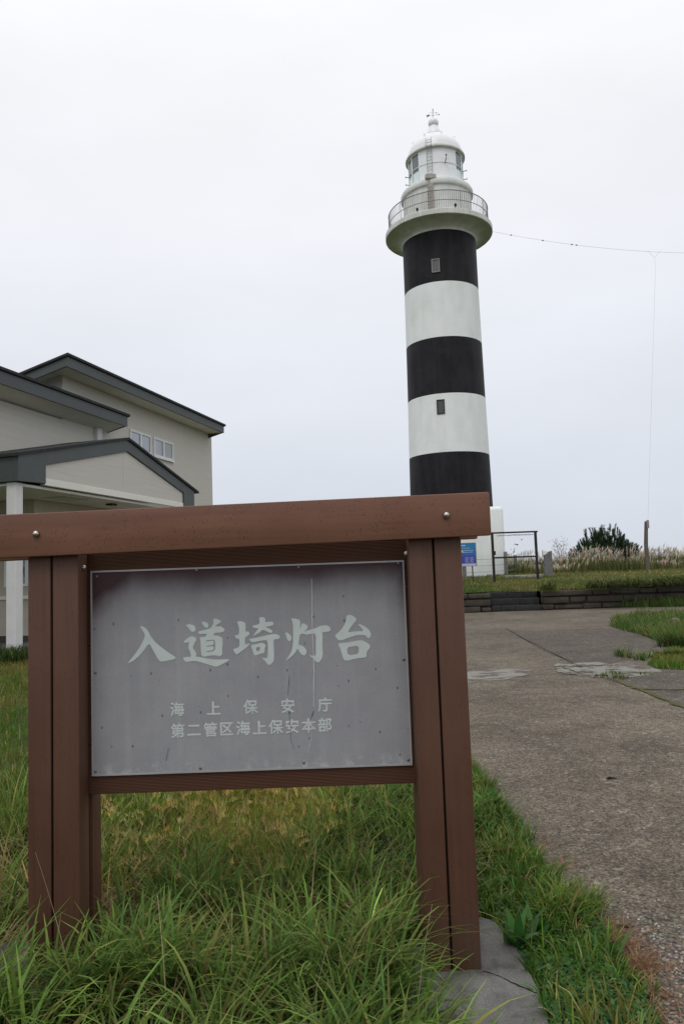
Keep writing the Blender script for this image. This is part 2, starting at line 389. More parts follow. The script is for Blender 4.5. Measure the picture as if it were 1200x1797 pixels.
strip('path_crack', [(822, 1196), (905, 1188), (985, 1183), (1075, 1188)], .008, .0125, M['crack'], 2)
strip('path_crack', [(985, 1172), (1010, 1180), (1040, 1183)], .012, .0125, M['crack'], 3)
strip('moss_line', [(1068, 1190), (1100, 1203), (1130, 1213), (1165, 1229), (1200, 1243), (1260, 1262)], .026, .0095, M['moss'], 4)
strip('moss_line', [(1105, 1209), (1150, 1211), (1200, 1211), (1260, 1212)], .024, .0125, M['moss'], 5)

TB = 25.6
def zt(X, Y):
    Xa = np.asarray(X, float); Ya = np.asarray(Y, float)
    z = .65+.0278*(np.minimum(Ya, 46)-TB)+.03*np.sin(Xa*.9+1)*np.sin(Ya*.7)
    fall = np.clip((Xa+7.5)/3.0, 0, 1); return -.05+(z+.05)*fall
SX0, SX1 = 4.98, 6.68
parts = []
for (a, c, y0) in ((-8, SX0-.02, TB), (SX0-.02, SX1+.02, 26.3), (SX1+.02, 40, TB)):
    nx = max(2, int((c-a)/.8)); ny = 60
    xs = np.linspace(a, c, nx+1); ys = np.concatenate([np.linspace(y0, 60, ny), [90, 150, 400]]); X, Y = np.meshgrid(xs, ys)
    V = np.stack([X, Y, zt(X, Y)], 2).reshape(-1, 3); i = np.arange(nx)[None, :]+np.arange(len(ys)-1)[:, None]*(nx+1)
    parts.append((V, np.stack([i, i+1, i+nx+2, i+nx+1], 2).reshape(-1, 4), np.ones((len(V), 3))))
tag(raw_mesh('lawn_terrace', *merge(parts), M['lawn']), kind='structure')

# stone retaining walls and the steps between them
b = NB('dark_stone'); f1 = b.noise(3, 6, .65); f2 = b.noise(30, 5, .7)
c = b.ramp(f1, [(.3, (.040, .034, .028)), (.55, (.075, .064, .052)), (.75, (.06, .062, .045))]); c = b.mix(.6, c, b.ramp(f2, [(.3, .3), (.7, .7)]), 'OVERLAY')
M['stone'] = b.done(c, .9, .15, bump=f2, bstr=.6, bdist=.02)
b = NB('dark_step_stone'); M['step'] = b.done(b.ramp(b.noise(4, 6, .7), [(.3, (.020, .020, .021)), (.7, (.045, .043, .042))]), .85, .2, bump=b.noise(20, 5), bstr=.4, bdist=.01)
def stone_wall(x0, x1, label):
    r = random.Random(int(x0*10)); mb = MB(((x0+x1)/2, 25.5, 0))
    for (z0, z1, wd, pr) in ((0, .19, .75, .03), (.2, .45, .85, 0), (.46, .64, 1.15, .06)):
        x = x0
        while x < x1-.01:
            e = min(x1, x+wd*r.uniform(.45, 1.6))
            if x1-e < .25: e = x1
            mb.box((x+r.uniform(.004, .03), 25.42-pr+r.uniform(-.04, .04), z0+r.uniform(0, .02)), (e-r.uniform(.004, .03), 25.66+r.uniform(0, .01), z1+r.uniform(-.045, .015)), .04, 2); x = e
    mb.box((x0+.03, 25.52, 0), (x1-.03, 25.63, .6))
    return tag(mb.build('stone_wall', M['stone'], None, 50, .008), label, 'wall')
stone_wall(-6.0, SX0-.01, 'low dark stone retaining wall left of the steps, mostly behind the brown signboard')
stone_wall(SX1+.01, 30, 'long low dark stone retaining wall right of the steps with grass hanging over it')
st = thing('stone_steps', (5.83, 25.6, 0), 'three dark stone steps up to the lawn in front of the lighthouse', 'steps')
for i, (z0, z1, y0) in enumerate(((0, .19, 25.42), (.192, .42, 25.68), (.422, .645, 25.94))):
    mb = MB((5.83, 25.6, 0)); xs = [SX0, 5.3+.35*((i*2) % 3), SX1]
    for a, c in zip(xs, xs[1:]): mb.box((a+.006, y0, z0), (c-.006, 26.32, z1), .015, 2)
    mb.build('step', M['step'], st, 50)

# ------------------------------------------------------------------ LIGHTHOUSE
TX, TY = 6.22, 42.0
lh = thing('lighthouse', (TX, TY, 1.05), 'tall round lighthouse with black and white bands and a white lantern room', 'lighthouse')
O = (TX, TY, 1.05); CT = (TX, TY, 0)
def rr(z): return float(np.interp(z, [1, 5, 7.85, 11.1, 14.28, 17.43, 20.4], [2.36, 2.315, 2.265, 2.205, 2.165, 2.13, 2.12]))
for nm, z0, z1, mt in (('white_band', 4.0, 4.75, 'white_tower'), ('black_band', 4.75, 7.85, 'black_tower'), ('white_band', 7.85, 11.1, 'white_tower'), ('black_band', 11.1, 14.28, 'black_tower'), ('white_band', 14.28, 17.43, 'white_tower'), ('black_band', 17.43, 20.4, 'black_tower')):
    MB(O).lathe([(rr(z0), z0), (rr((z0+z1)/2), (z0+z1)/2), (rr(z1), z1)], CT, 96).build(nm, M[mt], lh, 40)
MB(O).box((3.85, 39.35, .9), (8.60, 44.7, 4.76), .22, 3).build('base_block', M['white_tower'], lh, 50)
MB(O).lathe([(2.0, 20.4), (2.125, 20.4), (2.14, 20.47), (2.22, 20.56), (2.42, 20.68), (2.7, 20.78), (2.95, 20.83), (3.07, 20.84), (3.1, 20.87), (3.1, 21.13), (3.07, 21.16), (1.5, 21.17)], CT, 96).build('gallery', M['gallery'], lh, 35)
mb = MB(O); R_ = 2.88
for z, r in ((22.27, .026), (21.72, .02), (21.24, .016)):
    mb.tube([(TX+R_*cos(2*pi*i/96), TY+R_*sin(2*pi*i/96), z) for i in range(97)], r, 6, False)
for i in range(150):
    a = 2*pi*i/150; q = .022 if i % 15 == 0 else .010
    mb.tube([(TX+R_*cos(a), TY+R_*sin(a), 21.15), (TX+R_*cos(a), TY+R_*sin(a), 22.27)], q, 4)
mb.build('railing', M['rail'], lh)
MB(O).lathe([(1.98, 21.15), (1.98, 23.12), (2.08, 23.14), (2.11, 23.2), (2.11, 23.38), (2.05, 23.5), (1.9, 23.58), (1.4, 23.6)], CT, 80).build('watch_room', M['drum'], lh, 35)
# lantern room: blind white panels towards the land, glass round the rest
fa = -pi/2-atan2(TX, TY)   # direction facing the path (towards the viewer side)
blind = MB(O).lathe([(1.58, 23.58), (1.58, 25.52)], CT, 20, fa-.62, fa+.82).build('blind_panel', M['lantern_white'], lh, 30)
mb = MB(O)
for z, q in ((24.62, .02),): mb.tube([(TX+1.59*cos(fa-.62+1.44*i/24), TY+1.59*sin(fa-.62+1.44*i/24), z) for i in range(25)], q, 4)
for k in (.0, .5, 1.12): mb.tube([(TX+1.588*cos(fa-.62+k), TY+1.588*sin(fa-.62+k), 23.6), (TX+1.588*cos(fa-.62+k), TY+1.588*sin(fa-.62+k), 25.5)], .01, 4)
mb.build('panel_seam', M['lantern_white'], blind)
gl = MB(O).lathe([(1.55, 23.58), (1.55, 25.52)], CT, 40, fa+.82, fa-.62+2*pi).build('lantern_glazing', M['lglass'], lh, 30)
mb = MB(O); a0 = fa+.82; a1 = fa-.62+2*pi
for i in range(13):
    a = a0+(a1-a0)*i/12; mb.tube([(TX+1.57*cos(a), TY+1.57*sin(a), 23.58), (TX+1.57*cos(a), TY+1.57*sin(a), 25.52)], .042, 5)
for z in (23.62, 24.62, 25.48): mb.tube([(TX+1.57*cos(a0+(a1-a0)*i/40), TY+1.57*sin(a0+(a1-a0)*i/40), z) for i in range(41)], .035, 5)
mb.build('glazing_bar', M['lantern_white'], gl)
mb = MB(O)                                         # pale curtain glass behind the lower panes
for i in (0, 1, 10, 11):
    aa = a0+(a1-a0)*(i+.12)/12; ab = a0+(a1-a0)*(i+.88)/12; MB(O).lathe([(1.556, 23.66), (1.556, 24.40)], CT, 4, aa, ab).build('lower_pane', M['lens'], gl)
MB(O).lathe([(1.5, 25.5), (1.66, 25.5), (1.74, 25.53), (1.75, 25.6), (1.72, 25.66), (1.60, 25.7)], CT, 80).build('eave', M['drum'], lh, 35)
MB(O).lathe([(1.64, 25.68), (1.61, 25.9), (1.52, 26.15), (1.37, 26.4), (1.15, 26.64), (.86, 26.86), (.56, 26.99), (.47, 27.02), (.48, 27.14), (.46, 27.22), (.40, 27.36), (.34, 27.5), (.29, 27.58), (.27, 27.70)], CT, 64).build('dome', M['dome_white'], lh, 35)
MB(O).sphere((TX, TY, 27.92), .31, 24, 16).build('ball_finial', M['dome_white'], lh, 60)
mb = MB(O); mb.tube([(TX, TY, 28.2), (TX, TY, 28.8)], .014, 5)
mb.tube([(TX-.34, TY, 28.38), (TX+.34, TY, 28.46)], .009, 4); mb.tube([(TX, TY-.3, 28.56), (TX, TY+.3, 28.56)], .009, 4); mb.tube([(TX-.2, TY, 28.6), (TX+.22, TY+.1, 28.63)], .008, 4)
mb.prism([(TX-.36, TY, 28.30), (TX-.2, TY, 28.40), (TX-.2, TY, 28.50), (TX-.38, TY, 28.45)], (0, .012, 0)); mb.sphere((TX+.35, TY, 28.46), .04); mb.sphere((TX, TY, 28.8), .035); mb.sphere((TX+.24, TY+.1, 28.64), .035)
mb.build('weathervane', M['rail'], lh)
la = fa-.19
def pol(r, a, z): return (TX+r*cos(a), TY+r*sin(a), z)
mb = MB(O); da = .085
for s in (-da, da): mb.tube([pol(1.66, la+s, 23.6), pol(1.66, la+s, 25.45), pol(1.82, la+s, 25.6), pol(1.68, la+s*1.1, 26.1)], .017, 5)
for i in range(12):
    z = 23.75+i*.2; r = float(np.interp(z, [25.4, 25.6, 26.15, 26.5], [1.66, 1.82, 1.62, 1.45])); mb.tube([pol(r, la-da, z), pol(r, la+da, z)], .014, 5)
mb.build('ladder', M['ladder'], lh)
mb = MB(O); p = pol(2.02, la+.04, 0); mb.box((p[0]-.16, p[1]-.08, 21.2), (p[0]+.14, p[1]+.14, 23.62), .01); mb.box((p[0]-.3, p[1]-.16, 23.4), (p[0]+.3, p[1]+.2, 23.66), .02); mb.build('cable_duct', M['rust'], lh)
for i in range(9): MB(O).tube([pol(2.17, la-.07, 21.3+i*.2), pol(2.17, la+.09, 21.3+i*.2)], .014, 4).build('rung', M['rail'], lh)
for a in (fa-.38, fa+.34):                              # two small lamps on the gallery edge
    mb = MB(O); mb.sphere(pol(2.95, a, 21.38), .075, 10, 8, (1, 1, 1.2)); mb.tube([pol(2.95, a, 21.16), pol(2.95, a, 21.4)], .03); mb.build('gallery_lamp', M['dark_metal'], lh)
for a, z in ((fa-1.25, 24.45), (fa-1.25, 23.98), (fa+1.3, 24.5), (fa+1.3, 24.0)):
    MB(O).tube([pol(1.56, a, z), pol(1.86, a, z+.02)], .022).tube([pol(1.84, a, z-.03), pol(1.84, a, z+.05)], .025).build('grip_bracket', M['rail'], lh)
for k in range(8):
    a = fa+.35+k*2*pi/8; mb = MB(O); mb.tube([pol(1.3, a, 26.48), pol(1.36, a, 26.58), pol(1.3, a, 26.64), pol(1.16, a, 26.62)], .016, 5); mb.build('roof_hook', M['lantern_white'], lh)
mb = MB(O); a = fa+.35; mb.tube([pol(1.6, a, 24.55), pol(1.85, a, 24.7), pol(1.85, a, 24.85)], .03); mb.sphere(pol(1.85, a, 24.9), .06); mb.build('lamp_bracket', M['rail'], lh)
# tower windows, set into frames on the curved face
for (xa, xb, z0, z1, fm, pm) in ((5.45, 5.90, 17.95, 18.72, 'rail', 'win_dark2'), (5.37, 5.80, 9.95, 10.75, 'dark_metal', 'win_dark')):
    cx = (xa+xb)/2; r = rr((z0+z1)/2); yf = TY-sqrt(r*r-(cx-TX)**2)
    wa = atan2(yf-TY, cx-TX)+pi/2; Rm = Matrix.Translation((cx, yf, 0)) @ Matrix.Rotation(wa, 4, 'Z')
    hw = (xb-xa)/2; mb = MB(O)
    for lo, hi in (((-hw, -.05, z0), (-hw+.05, .2, z1)), ((hw-.05, -.05, z0), (hw, .2, z1)), ((-hw+.05, -.048, z1-.05), (hw-.05, .2, z1)), ((-hw+.05, -.048, z0), (hw-.05, .2, z0+.05))): mb.box(lo, hi)
    for v in mb.bm.verts: v.co = Rm @ v.co
    fr = mb.build('window', M[fm], lh)
    mb = MB(O); mb.box((-hw+.05, -.01, z0+.05), (hw-.05, .1, z1-.05))
    for v in mb.bm.verts: v.co = Rm @ v.co
    mb.build('pane', M[pm], fr)

# aerial wire from the gallery, and its pole
P1 = np.array([TX+3.1*cos(-.12), TY+3.1*sin(-.12), 20.98]); P2 = atY(1147, 442, 40); P3 = atY(1400, 420, 38)
def sag(a, c, s, n=14): return [tuple(a+(c-a)*t-np.array([0, 0, s*4*t*(1-t)])) for t in np.linspace(0, 1, n)]
aw = thing('aerial_wire', tuple(P1), 'thin T-shaped aerial wire strung from the lighthouse gallery towards a pole', 'wire')
wa = MB(P1); wa.tube(sag(P1, P2, .18), .007, 4); wa.tube(sag(P2, P3, .3), .007, 4); wa.build('span_wire', M['wire'], aw)
PB = atY(1136, 995, 38); PT = atY(1133, 915, 38)
MB(P1).tube([tuple(P2+(-.35, 0, .05)), tuple(P2+(0, 0, -.35)), tuple(P2+(0, 0, -1.0)), tuple(np.array([PT[0]+.05, 37.9, PT[2]+.05]))], .005, 4).tube([tuple(P2+(.35, 0, .05)), tuple(P2+(0, 0, -.35))], .005, 4).build('drop_wire', M['wire'], aw)
for t in (.12, .32, .5, .53):
    q = P1+(P2-P1)*t-np.array([0, 0, .18*4*t*(1-t)]); MB(P1).sphere(tuple(q), .036, 8, 6, (1.8, 1, 1)).build('insulator', M['rail'], aw)
M['old_wood'] = plain('weathered_wood', (.13, .115, .10), .9, .1, 0, .35, 14)
wp = thing('wooden_pole', (PB[0], 38, 1.0), 'weathered wooden pole standing in the lawn before the pampas grass', 'pole')
MB((PB[0], 38, 1.0)).tube([(PB[0], 38, .9), (PB[0]-.02, 38, 2.4), (PT[0], 38, PT[2])], [.105, .10, .085], 10).build('shaft', M['old_wood'], wp, 50)
MB((PB[0], 38, 1.0)).box((PT[0]-.03, 37.86, PT[2]-.35), (PT[0]+.09, 37.93, PT[2]+.06), .01).build('clamp', M['rail'], wp)

# ------------------------------------------------------------------ VISITOR BUILDING (local x = out of the long facade, local y = away)
HO = atZ(26, 1150, 0.0); AZ = radians(14.5)
bd = thing('building', (HO[0], HO[1], 0), 'beige sided building with slate grey eaves and a gabled entrance porch', 'building', None, -AZ)
def walls(mb, lo, hi): mb.box(lo, hi)
# tall block
mb = MB(); mb.prism([(-1.55, 3.89, 0), (-10, 3.89, 0), (-10, 3.89, 5.05), (-1.55, 3.89, 7.17)][::-1] if False else [(-1.55, 3.89, 3.72), (-11, 3.89, 3.72), (-11, 3.89, 4.76), (-1.71, 3.89, 7.21), (-1.55, 3.89, 7.22)], (0, 9.71, 0))
mb.box((-11, 6.4, 0), (-1.552, 13.58, 3.719)); mb.build('wall', M['siding'], bd)
sl = .262
def shed(b0, b1, ztop, zbot, slope, flat):
    # front fascia board, rake boards, roof deck and soffit of a roof falling to the left
    mb = MB(); mb.box((-.96, b0, zbot), (-.9, b1, ztop))
    for y in (b0, b1-.06): mb.prism([(-.961, y, zbot), (-11, y, zbot-slope*10.04), (-11, y, ztop-slope*10.04), (-.961, y, ztop)], (0, .06, 0))
    mb.build('fascia', M['fascia'], bd)
    mb = MB(); mb.prism([(-.84, b0-.06, ztop+.002), (-11, b0-.06, ztop+.002-slope*10.16), (-11, b0-.06, ztop+.07-slope*10.16), (-.84, b0-.06, ztop+.07)], (0, b1-b0+.12, 0)); mb.build('roof', M['roof'], bd)
    mb = MB(); x = -1.5 if flat else -.962
    if flat: mb.box((-1.7, b0+.062, zbot+.012), (-.962, b1-.062, zbot+.05))
    x2 = -1.702 if flat else -.962
    mb.prism([(x2, b0+.062, zbot+.012), (-11, b0+.062, zbot+.012-slope*(11+x2)), (-11, b0+.062, zbot+.05-slope*(11+x2)), (x2, b0+.062, zbot+.05)], (0, b1-b0-.124, 0))
    mb.build('soffit', M['soffit'], bd)
shed(3.17, 13.37, 7.48, 7.20, sl, True)
# middle block
mb = MB(); mb.prism([(-1.552, -3.5, 3.725), (-10, -3.5, 3.725), (-10, -3.5, 3.9), (-1.552, -3.5, 5.96)], (0, 9.5, 0)); mb.build('wall', M['siding'], bd)
ms = .242
shed(-4.2, 6.15, 6.44, 6.13, ms, False)
MB().box((-1.548, 5.38, 4.3), (-1.42, 5.62, 6.0), .01).build('downpipe', M['pipe_white'], bd)
for y in (6.9, 10.9): MB().box((-1.55, y, 3.7), (-1.545, y+.012, 7.1)).build('siding_joint', M['soffit'], bd)
for (y0, y1, z0, z1) in ((7.34, 8.68, 5.68, 6.33), (8.86, 10.25, 5.68, 6.33)):
    mb = MB(); x0, x1 = -1.549, -1.50; t = .07; ym = (y0+y1)/2
    mb.box((x0, y0, z0), (x1, y1, z0+t)); mb.box((x0, y0, z1-t), (x1, y1, z1)); 
    for y in (y0, ym-t*.7, y1-t): mb.box((x0, y, z0+t), (x1, y+(t*1.4 if y == ym-t*.7 else t), z1-t))
    mb.box((x0, y0-.04, z0-.05), (x1+.03, y1+.04, z0-.002))
    fr = mb.build('window', M['white_frame'], bd)
    MB().box((x0, y0+t, z0+t), (x0+.02, y1-t, z1-t)).build('pane', M['pane'], fr)
# porch: gable facing the path
YN, YF, YR, ZE, ZR, AX = -.2, 8.47, 4.20, 4.24, 5.30, .25
gs1 = (ZR-ZE)/(YR-YN); gs2 = (ZR-ZE)/(YF-YR); D = .30
mb = MB()      # gable rake boards, end blocks and front eave fascia
def rk(y): return ZE+(y-YN)*gs1 if y < YR else ZR-(y-YR)*gs2
mb.prism([(AX, YN, 3.70), (AX, .72, 3.74), (AX, .72, rk(.72)-D), (AX, YR, ZR-D*1.02), (AX, 7.5, rk(7.5)-D), (AX, 7.5, 3.72), (AX, YF-.25, 3.72), (AX, YF-.25, rk(YF-.25)), (AX, YR, ZR), (AX, YN, ZE)], (-.14, 0, 0))
mb.box((-10, YN, 3.70), (AX-.142, YN+.12, ZE-.01)); mb.build('fascia', M['fascia'], bd)
MB().prism([(.2, .722, 3.86), (.2, 7.498, 3.86), (.2, 7.498, rk(7.5)-D-.01), (.2, YR, ZR-D*1.02-.01), (.2, .722, rk(.72)-D-.01)], (-.08, 0, 0)).build('gable_wall', M['siding'], bd)
MB().box((.205, 4.07, 3.87), (.207, 4.085, 4.96)).build('siding_joint', M['soffit'], bd)
MB().box((.1, .722, 3.70), (.225, 7.498, 3.855), .005).build('trim_board', M['soffit'], bd)
mb = MB(); e = .07
mb.prism([(AX+.05, YN-e, ZE-.015), (AX+.05, YR, ZR+.005), (AX+.05, YR, ZR+.075), (AX+.05, YN-e, ZE+.055)], (-10, 0, 0))
mb.prism([(AX+.05, YR, ZR+.005), (AX+.05, YF, rk(YF)+.005), (AX+.05, YF, rk(YF)+.075), (AX+.05, YR, ZR+.075)], (-10, 0, 0))
rf = mb.build('porch_roof', M['roof'], bd)
mb = MB()
for i in range(8): mb.box((-9, YN+.35+i*.5, ZE+.35*gs1+.06+i*.5*gs1-.015), (AX+.02, YN+.365+i*.5, ZE+.35*gs1+.06+i*.5*gs1+.012))
mb.build('shingle_course', M['roof'], rf)
MB().box((-10, YN+.13, 3.62), (AX-.15, YF-.3, 3.68)).build('porch_ceiling', M['soffit'], bd)
MB().box((-.9, 2.2, 3.60), (-.3, 3.2, 3.618)).build('ceiling_hatch', M['siding'], bd)
MB().box((-.5, 4.3, 3.57), (-.3, 4.55, 3.618)).build('ceiling_lamp', M['dark_metal'], bd)
for (x, y) in ((0, 0), (-4.6, 0), (-9.2, 0), (0, 8.0)):
    MB().box((x-.12, y-.12, 0), (x+.12, y+.12, 3.69), .012).build('post', M['post_white'], bd)
# entrance wall set back under the porch
mb = MB(); WB = 2.35; wx0, wx1, wz0, wz1 = -2.14, -1.46, 1.44, 2.36
mb.box((-10, WB, .22), (wx0, WB+.18, 3.615)); mb.box((wx0, WB, .22), (wx1, WB+.18, wz0)); mb.box((wx0, WB, wz1), (wx1, WB+.18, 3.615)); mb.box((wx1, WB, .22), (-1.3, WB+.18, 3.615))
mb.box((-1.48, WB+.182, .22), (-1.302, 6.39, 3.615)); mb.build('entrance_wall', M['entry_wall'], bd)
mb = MB(); mb.box((-10, WB-.06, 1.12), (-1.26, WB-.001, 1.21), .004); mb.box((-1.301, WB, 1.122), (-1.26, 6.3, 1.208)); mb.build('sill_band', M['soffit'], bd)
mb = MB(); mb.box((-10, WB+.03, -.05), (-1.32, 6.3, .218)); mb.build('plinth', M['door_dark'], bd)
mb = MB(); t = .07
for lo, hi in (((wx0, WB-.04, wz0), (wx1, WB+.06, wz0+t)), ((wx0, WB-.04, wz1-t), (wx1, WB+.06, wz1)), ((wx0, WB-.04, wz0+t), (wx0+t, WB+.06, wz1-t)), ((wx1-t, WB-.04, wz0+t), (wx1, WB+.06, wz1-t)), ((-1.83, WB-.03, wz0+t), (-1.77, WB+.05, wz1-t))): mb.box(lo, hi)
fr = mb.build('window', M['white_frame'], bd)
MB().box((wx0+t, WB+.02, wz0+t), (wx1-t, WB+.04, wz1-t)).build('pane', M['dpane'], fr)
MB().box((-1.301, 3.7, .22), (-1.26, 4.6, 3.3), .01).build('door', M['door_dark'], bd)
MB().box((-1.301, 3.6, 3.302), (-1.255, 4.7, 3.4)).build('door_frame', M['soffit'], bd)
MB().box((-7.2, WB-.02, .22), (-5.4, WB-.002, 2.5)).build('door', M['door_dark'], bd)
MB().box((-10, .6, -.05), (-1.2, WB+.02, .06), .02).build('porch_floor', M['footing'], bd)
MB().box((-1.19, .6, -.05), (.1, 6.3, .10), .02).build('porch_step', M['footing'], bd)

# ------------------------------------------------------------------ MAIN SIGNBOARD
YS = 2.86; YP = 2.972
SO = (-.38, YS, 0); sb = thing('signboard', SO, 'big brown post-framed signboard with faded grey panel naming the lighthouse', 'signboard')
def post(x0, x1, y0, y1, ztop):
    xm = (x0+x1)/2-.006; g = .0035; mb = MB(SO)
    mb.box((x0, y0, -.05), (xm-g, y1, ztop), .006, 2); mb.box((xm+g, y0, -.05), (x1, y1, ztop), .006, 2)
    o = mb.build('post', M['board_v'], sb, 40)
    MB(SO).box((xm-g-.004, y0+.012, 0), (xm+g+.004, y1-.012, ztop-.01)).build('groove', M['gap_dark'], o)
    return o
PXL = (-1.217, -1.022); PXR = (.250, .455)
for a, c in (PXL, PXR):
    post(a, c, YS, YS+.105, 1.69); post(a, c, YS+.145, YS+.25, 1.70)
def rail(y0, y1):
    mb = MB(SO); mb.box((-1.53, y0, 1.612), (.565, y1, 1.778), .005, 2)
    for v in mb.bm.verts: v.co.z += (v.co.x+.38)*.0122
    return mb.build('top_rail', M['board_h'], sb, 40)
o = rail(YS-.042, YS-.002)
for px, py in ((783, 904), (64, 937)):
    p = atY(px, py, YS-.045); mb = MB(SO); mb.sphere((p[0], YS-.046, p[2]), .0135, 20, 12, (1, .95, 1)); mb.build('bolt', M['steel'], o, 60)
o2 = rail(YS+.252, YS+.292)
for px, py, X in ((712, 972, .249), (808, 970, .456), (150, 996, -1.021)):
    p = atY(px, py, YS+.05); s = -1 if X == .249 else 1
    MB(SO).sphere((X+s*.002, YS+.05, p[2]), .0105, 16, 10, (1.1, 1, 1)).build('bolt', M['steel'], sb, 60)
zb0 = atY(450, 1385, YP)[2]; zb1 = atY(690, 946, YP)[2]
mb = MB(SO); nb = 5
for i in range(nb):
    a = zb0+(zb1-zb0)*i/nb; c = zb0+(zb1-zb0)*(i+1)/nb; mb.box((PXL[0]+.03, YP+.001, a+.001), (PXR[1]-.03, YP+.026, c-.001), .002)
mb.build('backing_board', M['ribbed'], sb)
# the faded panel
tl, tr_, bl, br = (atY(*p, YP-.006) for p in ((162, 1005), (706, 985), (164, 1360), (721, 1340)))
px0 = (tl[0]+bl[0])/2; px1 = (tr_[0]+br[0])/2; pz0 = (bl[2]+br[2])/2; pz1 = (tl[2]+tr_[2])/2; PW = px1-px0; PH = pz1-pz0
b = NB('faded_panel'); X = b.xyz()
wob = b.math('MULTIPLY', b.math('SUBTRACT', b.noise(6, 4, .6), .5), .055)
lx = b.math('SUBTRACT', X[0], px0-SO[0]); lz = b.math('SUBTRACT', X[2], pz0)
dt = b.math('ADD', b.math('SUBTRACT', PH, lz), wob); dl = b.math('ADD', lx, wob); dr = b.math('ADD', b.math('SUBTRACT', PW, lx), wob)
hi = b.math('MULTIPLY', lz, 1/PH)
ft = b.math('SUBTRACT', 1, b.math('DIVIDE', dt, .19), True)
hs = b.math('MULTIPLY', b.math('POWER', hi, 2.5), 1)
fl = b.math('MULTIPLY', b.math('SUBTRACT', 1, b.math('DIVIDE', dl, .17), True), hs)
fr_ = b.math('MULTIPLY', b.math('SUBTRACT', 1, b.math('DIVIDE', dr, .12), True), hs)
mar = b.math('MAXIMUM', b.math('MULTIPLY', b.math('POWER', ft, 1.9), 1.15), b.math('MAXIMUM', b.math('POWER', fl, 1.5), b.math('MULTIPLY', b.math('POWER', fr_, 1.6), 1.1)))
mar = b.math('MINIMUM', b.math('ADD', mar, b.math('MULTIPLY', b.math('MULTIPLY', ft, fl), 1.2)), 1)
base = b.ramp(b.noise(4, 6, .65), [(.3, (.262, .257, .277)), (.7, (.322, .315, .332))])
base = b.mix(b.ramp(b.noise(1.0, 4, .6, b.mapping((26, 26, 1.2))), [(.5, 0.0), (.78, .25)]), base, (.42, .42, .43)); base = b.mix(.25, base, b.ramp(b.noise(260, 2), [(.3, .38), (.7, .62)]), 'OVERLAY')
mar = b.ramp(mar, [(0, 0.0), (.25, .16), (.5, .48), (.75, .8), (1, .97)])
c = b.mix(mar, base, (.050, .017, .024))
vv = b.mapping((1, 1, .62)); sp = b.vor(26, vv, 'Distance'); sc_ = b.xyz(b.vor(26, vv, 'Color'))
spot = b.math('MULTIPLY', b.math('LESS_THAN', b.math('ADD', sp, b.math('MULTIPLY', b.noise(60, 3), .12)), b.math('MULTIPLY', sc_[1], .20)), b.math('GREATER_THAN', sc_[0], .58))
c = b.mix(b.math('MULTIPLY', spot, .75), c, (.075, .065, .075))
sp = b.vor(70, vv, 'Distance'); sc_ = b.xyz(b.vor(70, vv, 'Color')); spot = b.math('MULTIPLY', b.math('LESS_THAN', sp, .14), b.math('GREATER_THAN', sc_[1], .8))
c = b.mix(b.math('MULTIPLY', spot, .5), c, (.10, .09, .10))
# chalky patches along the lower edge
low = b.math('MULTIPLY', b.math('SUBTRACT', 1, b.math('DIVIDE', lz, .05), True), b.ramp(b.noise(22, 5, .7), [(.5, 0.0), (.6, 1.0)]))
c = b.mix(b.math('MULTIPLY', low, .5), c, (.5, .5, .5))
M['panel'] = b.done(c, .5, .35)
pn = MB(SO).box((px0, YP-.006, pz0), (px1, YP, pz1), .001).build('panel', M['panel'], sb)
M['edge_metal'] = plain('panel_edge', (.42, .40, .41), .4, .5, .3)
mb = MB(SO); t = .0055; q = YP-.0075
mb.box((px0-t, q, pz1-.001), (px1+t, YP, pz1+t)); mb.box((px0-t, q, pz0-t), (px1+t, YP, pz0+.001)); mb.box((px0-t, q, pz0+.001), (px0+.001, YP, pz1-.001)); mb.box((px1-.001, q, pz0+.001), (px1+t, YP, pz1-.001))
mb.build('panel_edge', M['edge_metal'], pn)
for px, py in ((170, 1012), (345, 1001), (524, 996), (699, 989), (168, 1180), (708, 1157), (168, 1354), (352, 1348), (533, 1338), (716, 1333)):
    p = atY(px, py, YP-.008); MB(SO).sphere((p[0], YP-.0065, p[2]), .0058, 12, 8, (1, .7, 1)).build('screw', M['screw'], pn, 60)
# lettering
def from_splines(name, polys, mat, parent, depth=.0006):
    cu = bpy.data.curves.new(name, 'CURVE'); cu.dimensions = '2D'; cu.fill_mode = 'BOTH'; cu.extrude = depth
    for pl in polys:
        s = cu.splines.new('POLY'); s.points.add(len(pl)-1); s.use_cyclic_u = True
        for pt, (x, z) in zip(s.points, pl): pt.co = (x, z, 0, 1)
    ob = bpy.data.objects.new(name, cu); COL.objects.link(ob); bpy.context.view_layer.update()
    me = bpy.data.meshes.new_from_object(ob.evaluated_get(bpy.context.evaluated_depsgraph_get()))
    bpy.data.objects.remove(ob)
    for v in me.vertices: x, z, d = v.co; v.co = (x-SO[0], YP-.0068-d-SO[1], z)
    me.materials.clear(); me.materials.append(mat); o = bpy.data.objects.new(name, me); COL.objects.link(o); o.parent = parent; return o
def chaikin(pl):
    out = []
    for i, p in enumerate(pl):
        q = pl[(i+1) % len(pl)]; out += [(p[0]*.8+q[0]*.2, p[1]*.8+q[1]*.2), (p[0]*.2+q[0]*.8, p[1]*.2+q[1]*.8)]
    return out
Z1 = (210, 1070, .191667); Z2 = (400, 1070, .216667)
def pp(zm, pts):
    out = []
    for x, y in chaikin(pts):
        p = atY(zm[0]+x*zm[2], zm[1]+y*zm[2], YP-.007); out.append((p[0], p[2]))
    return out
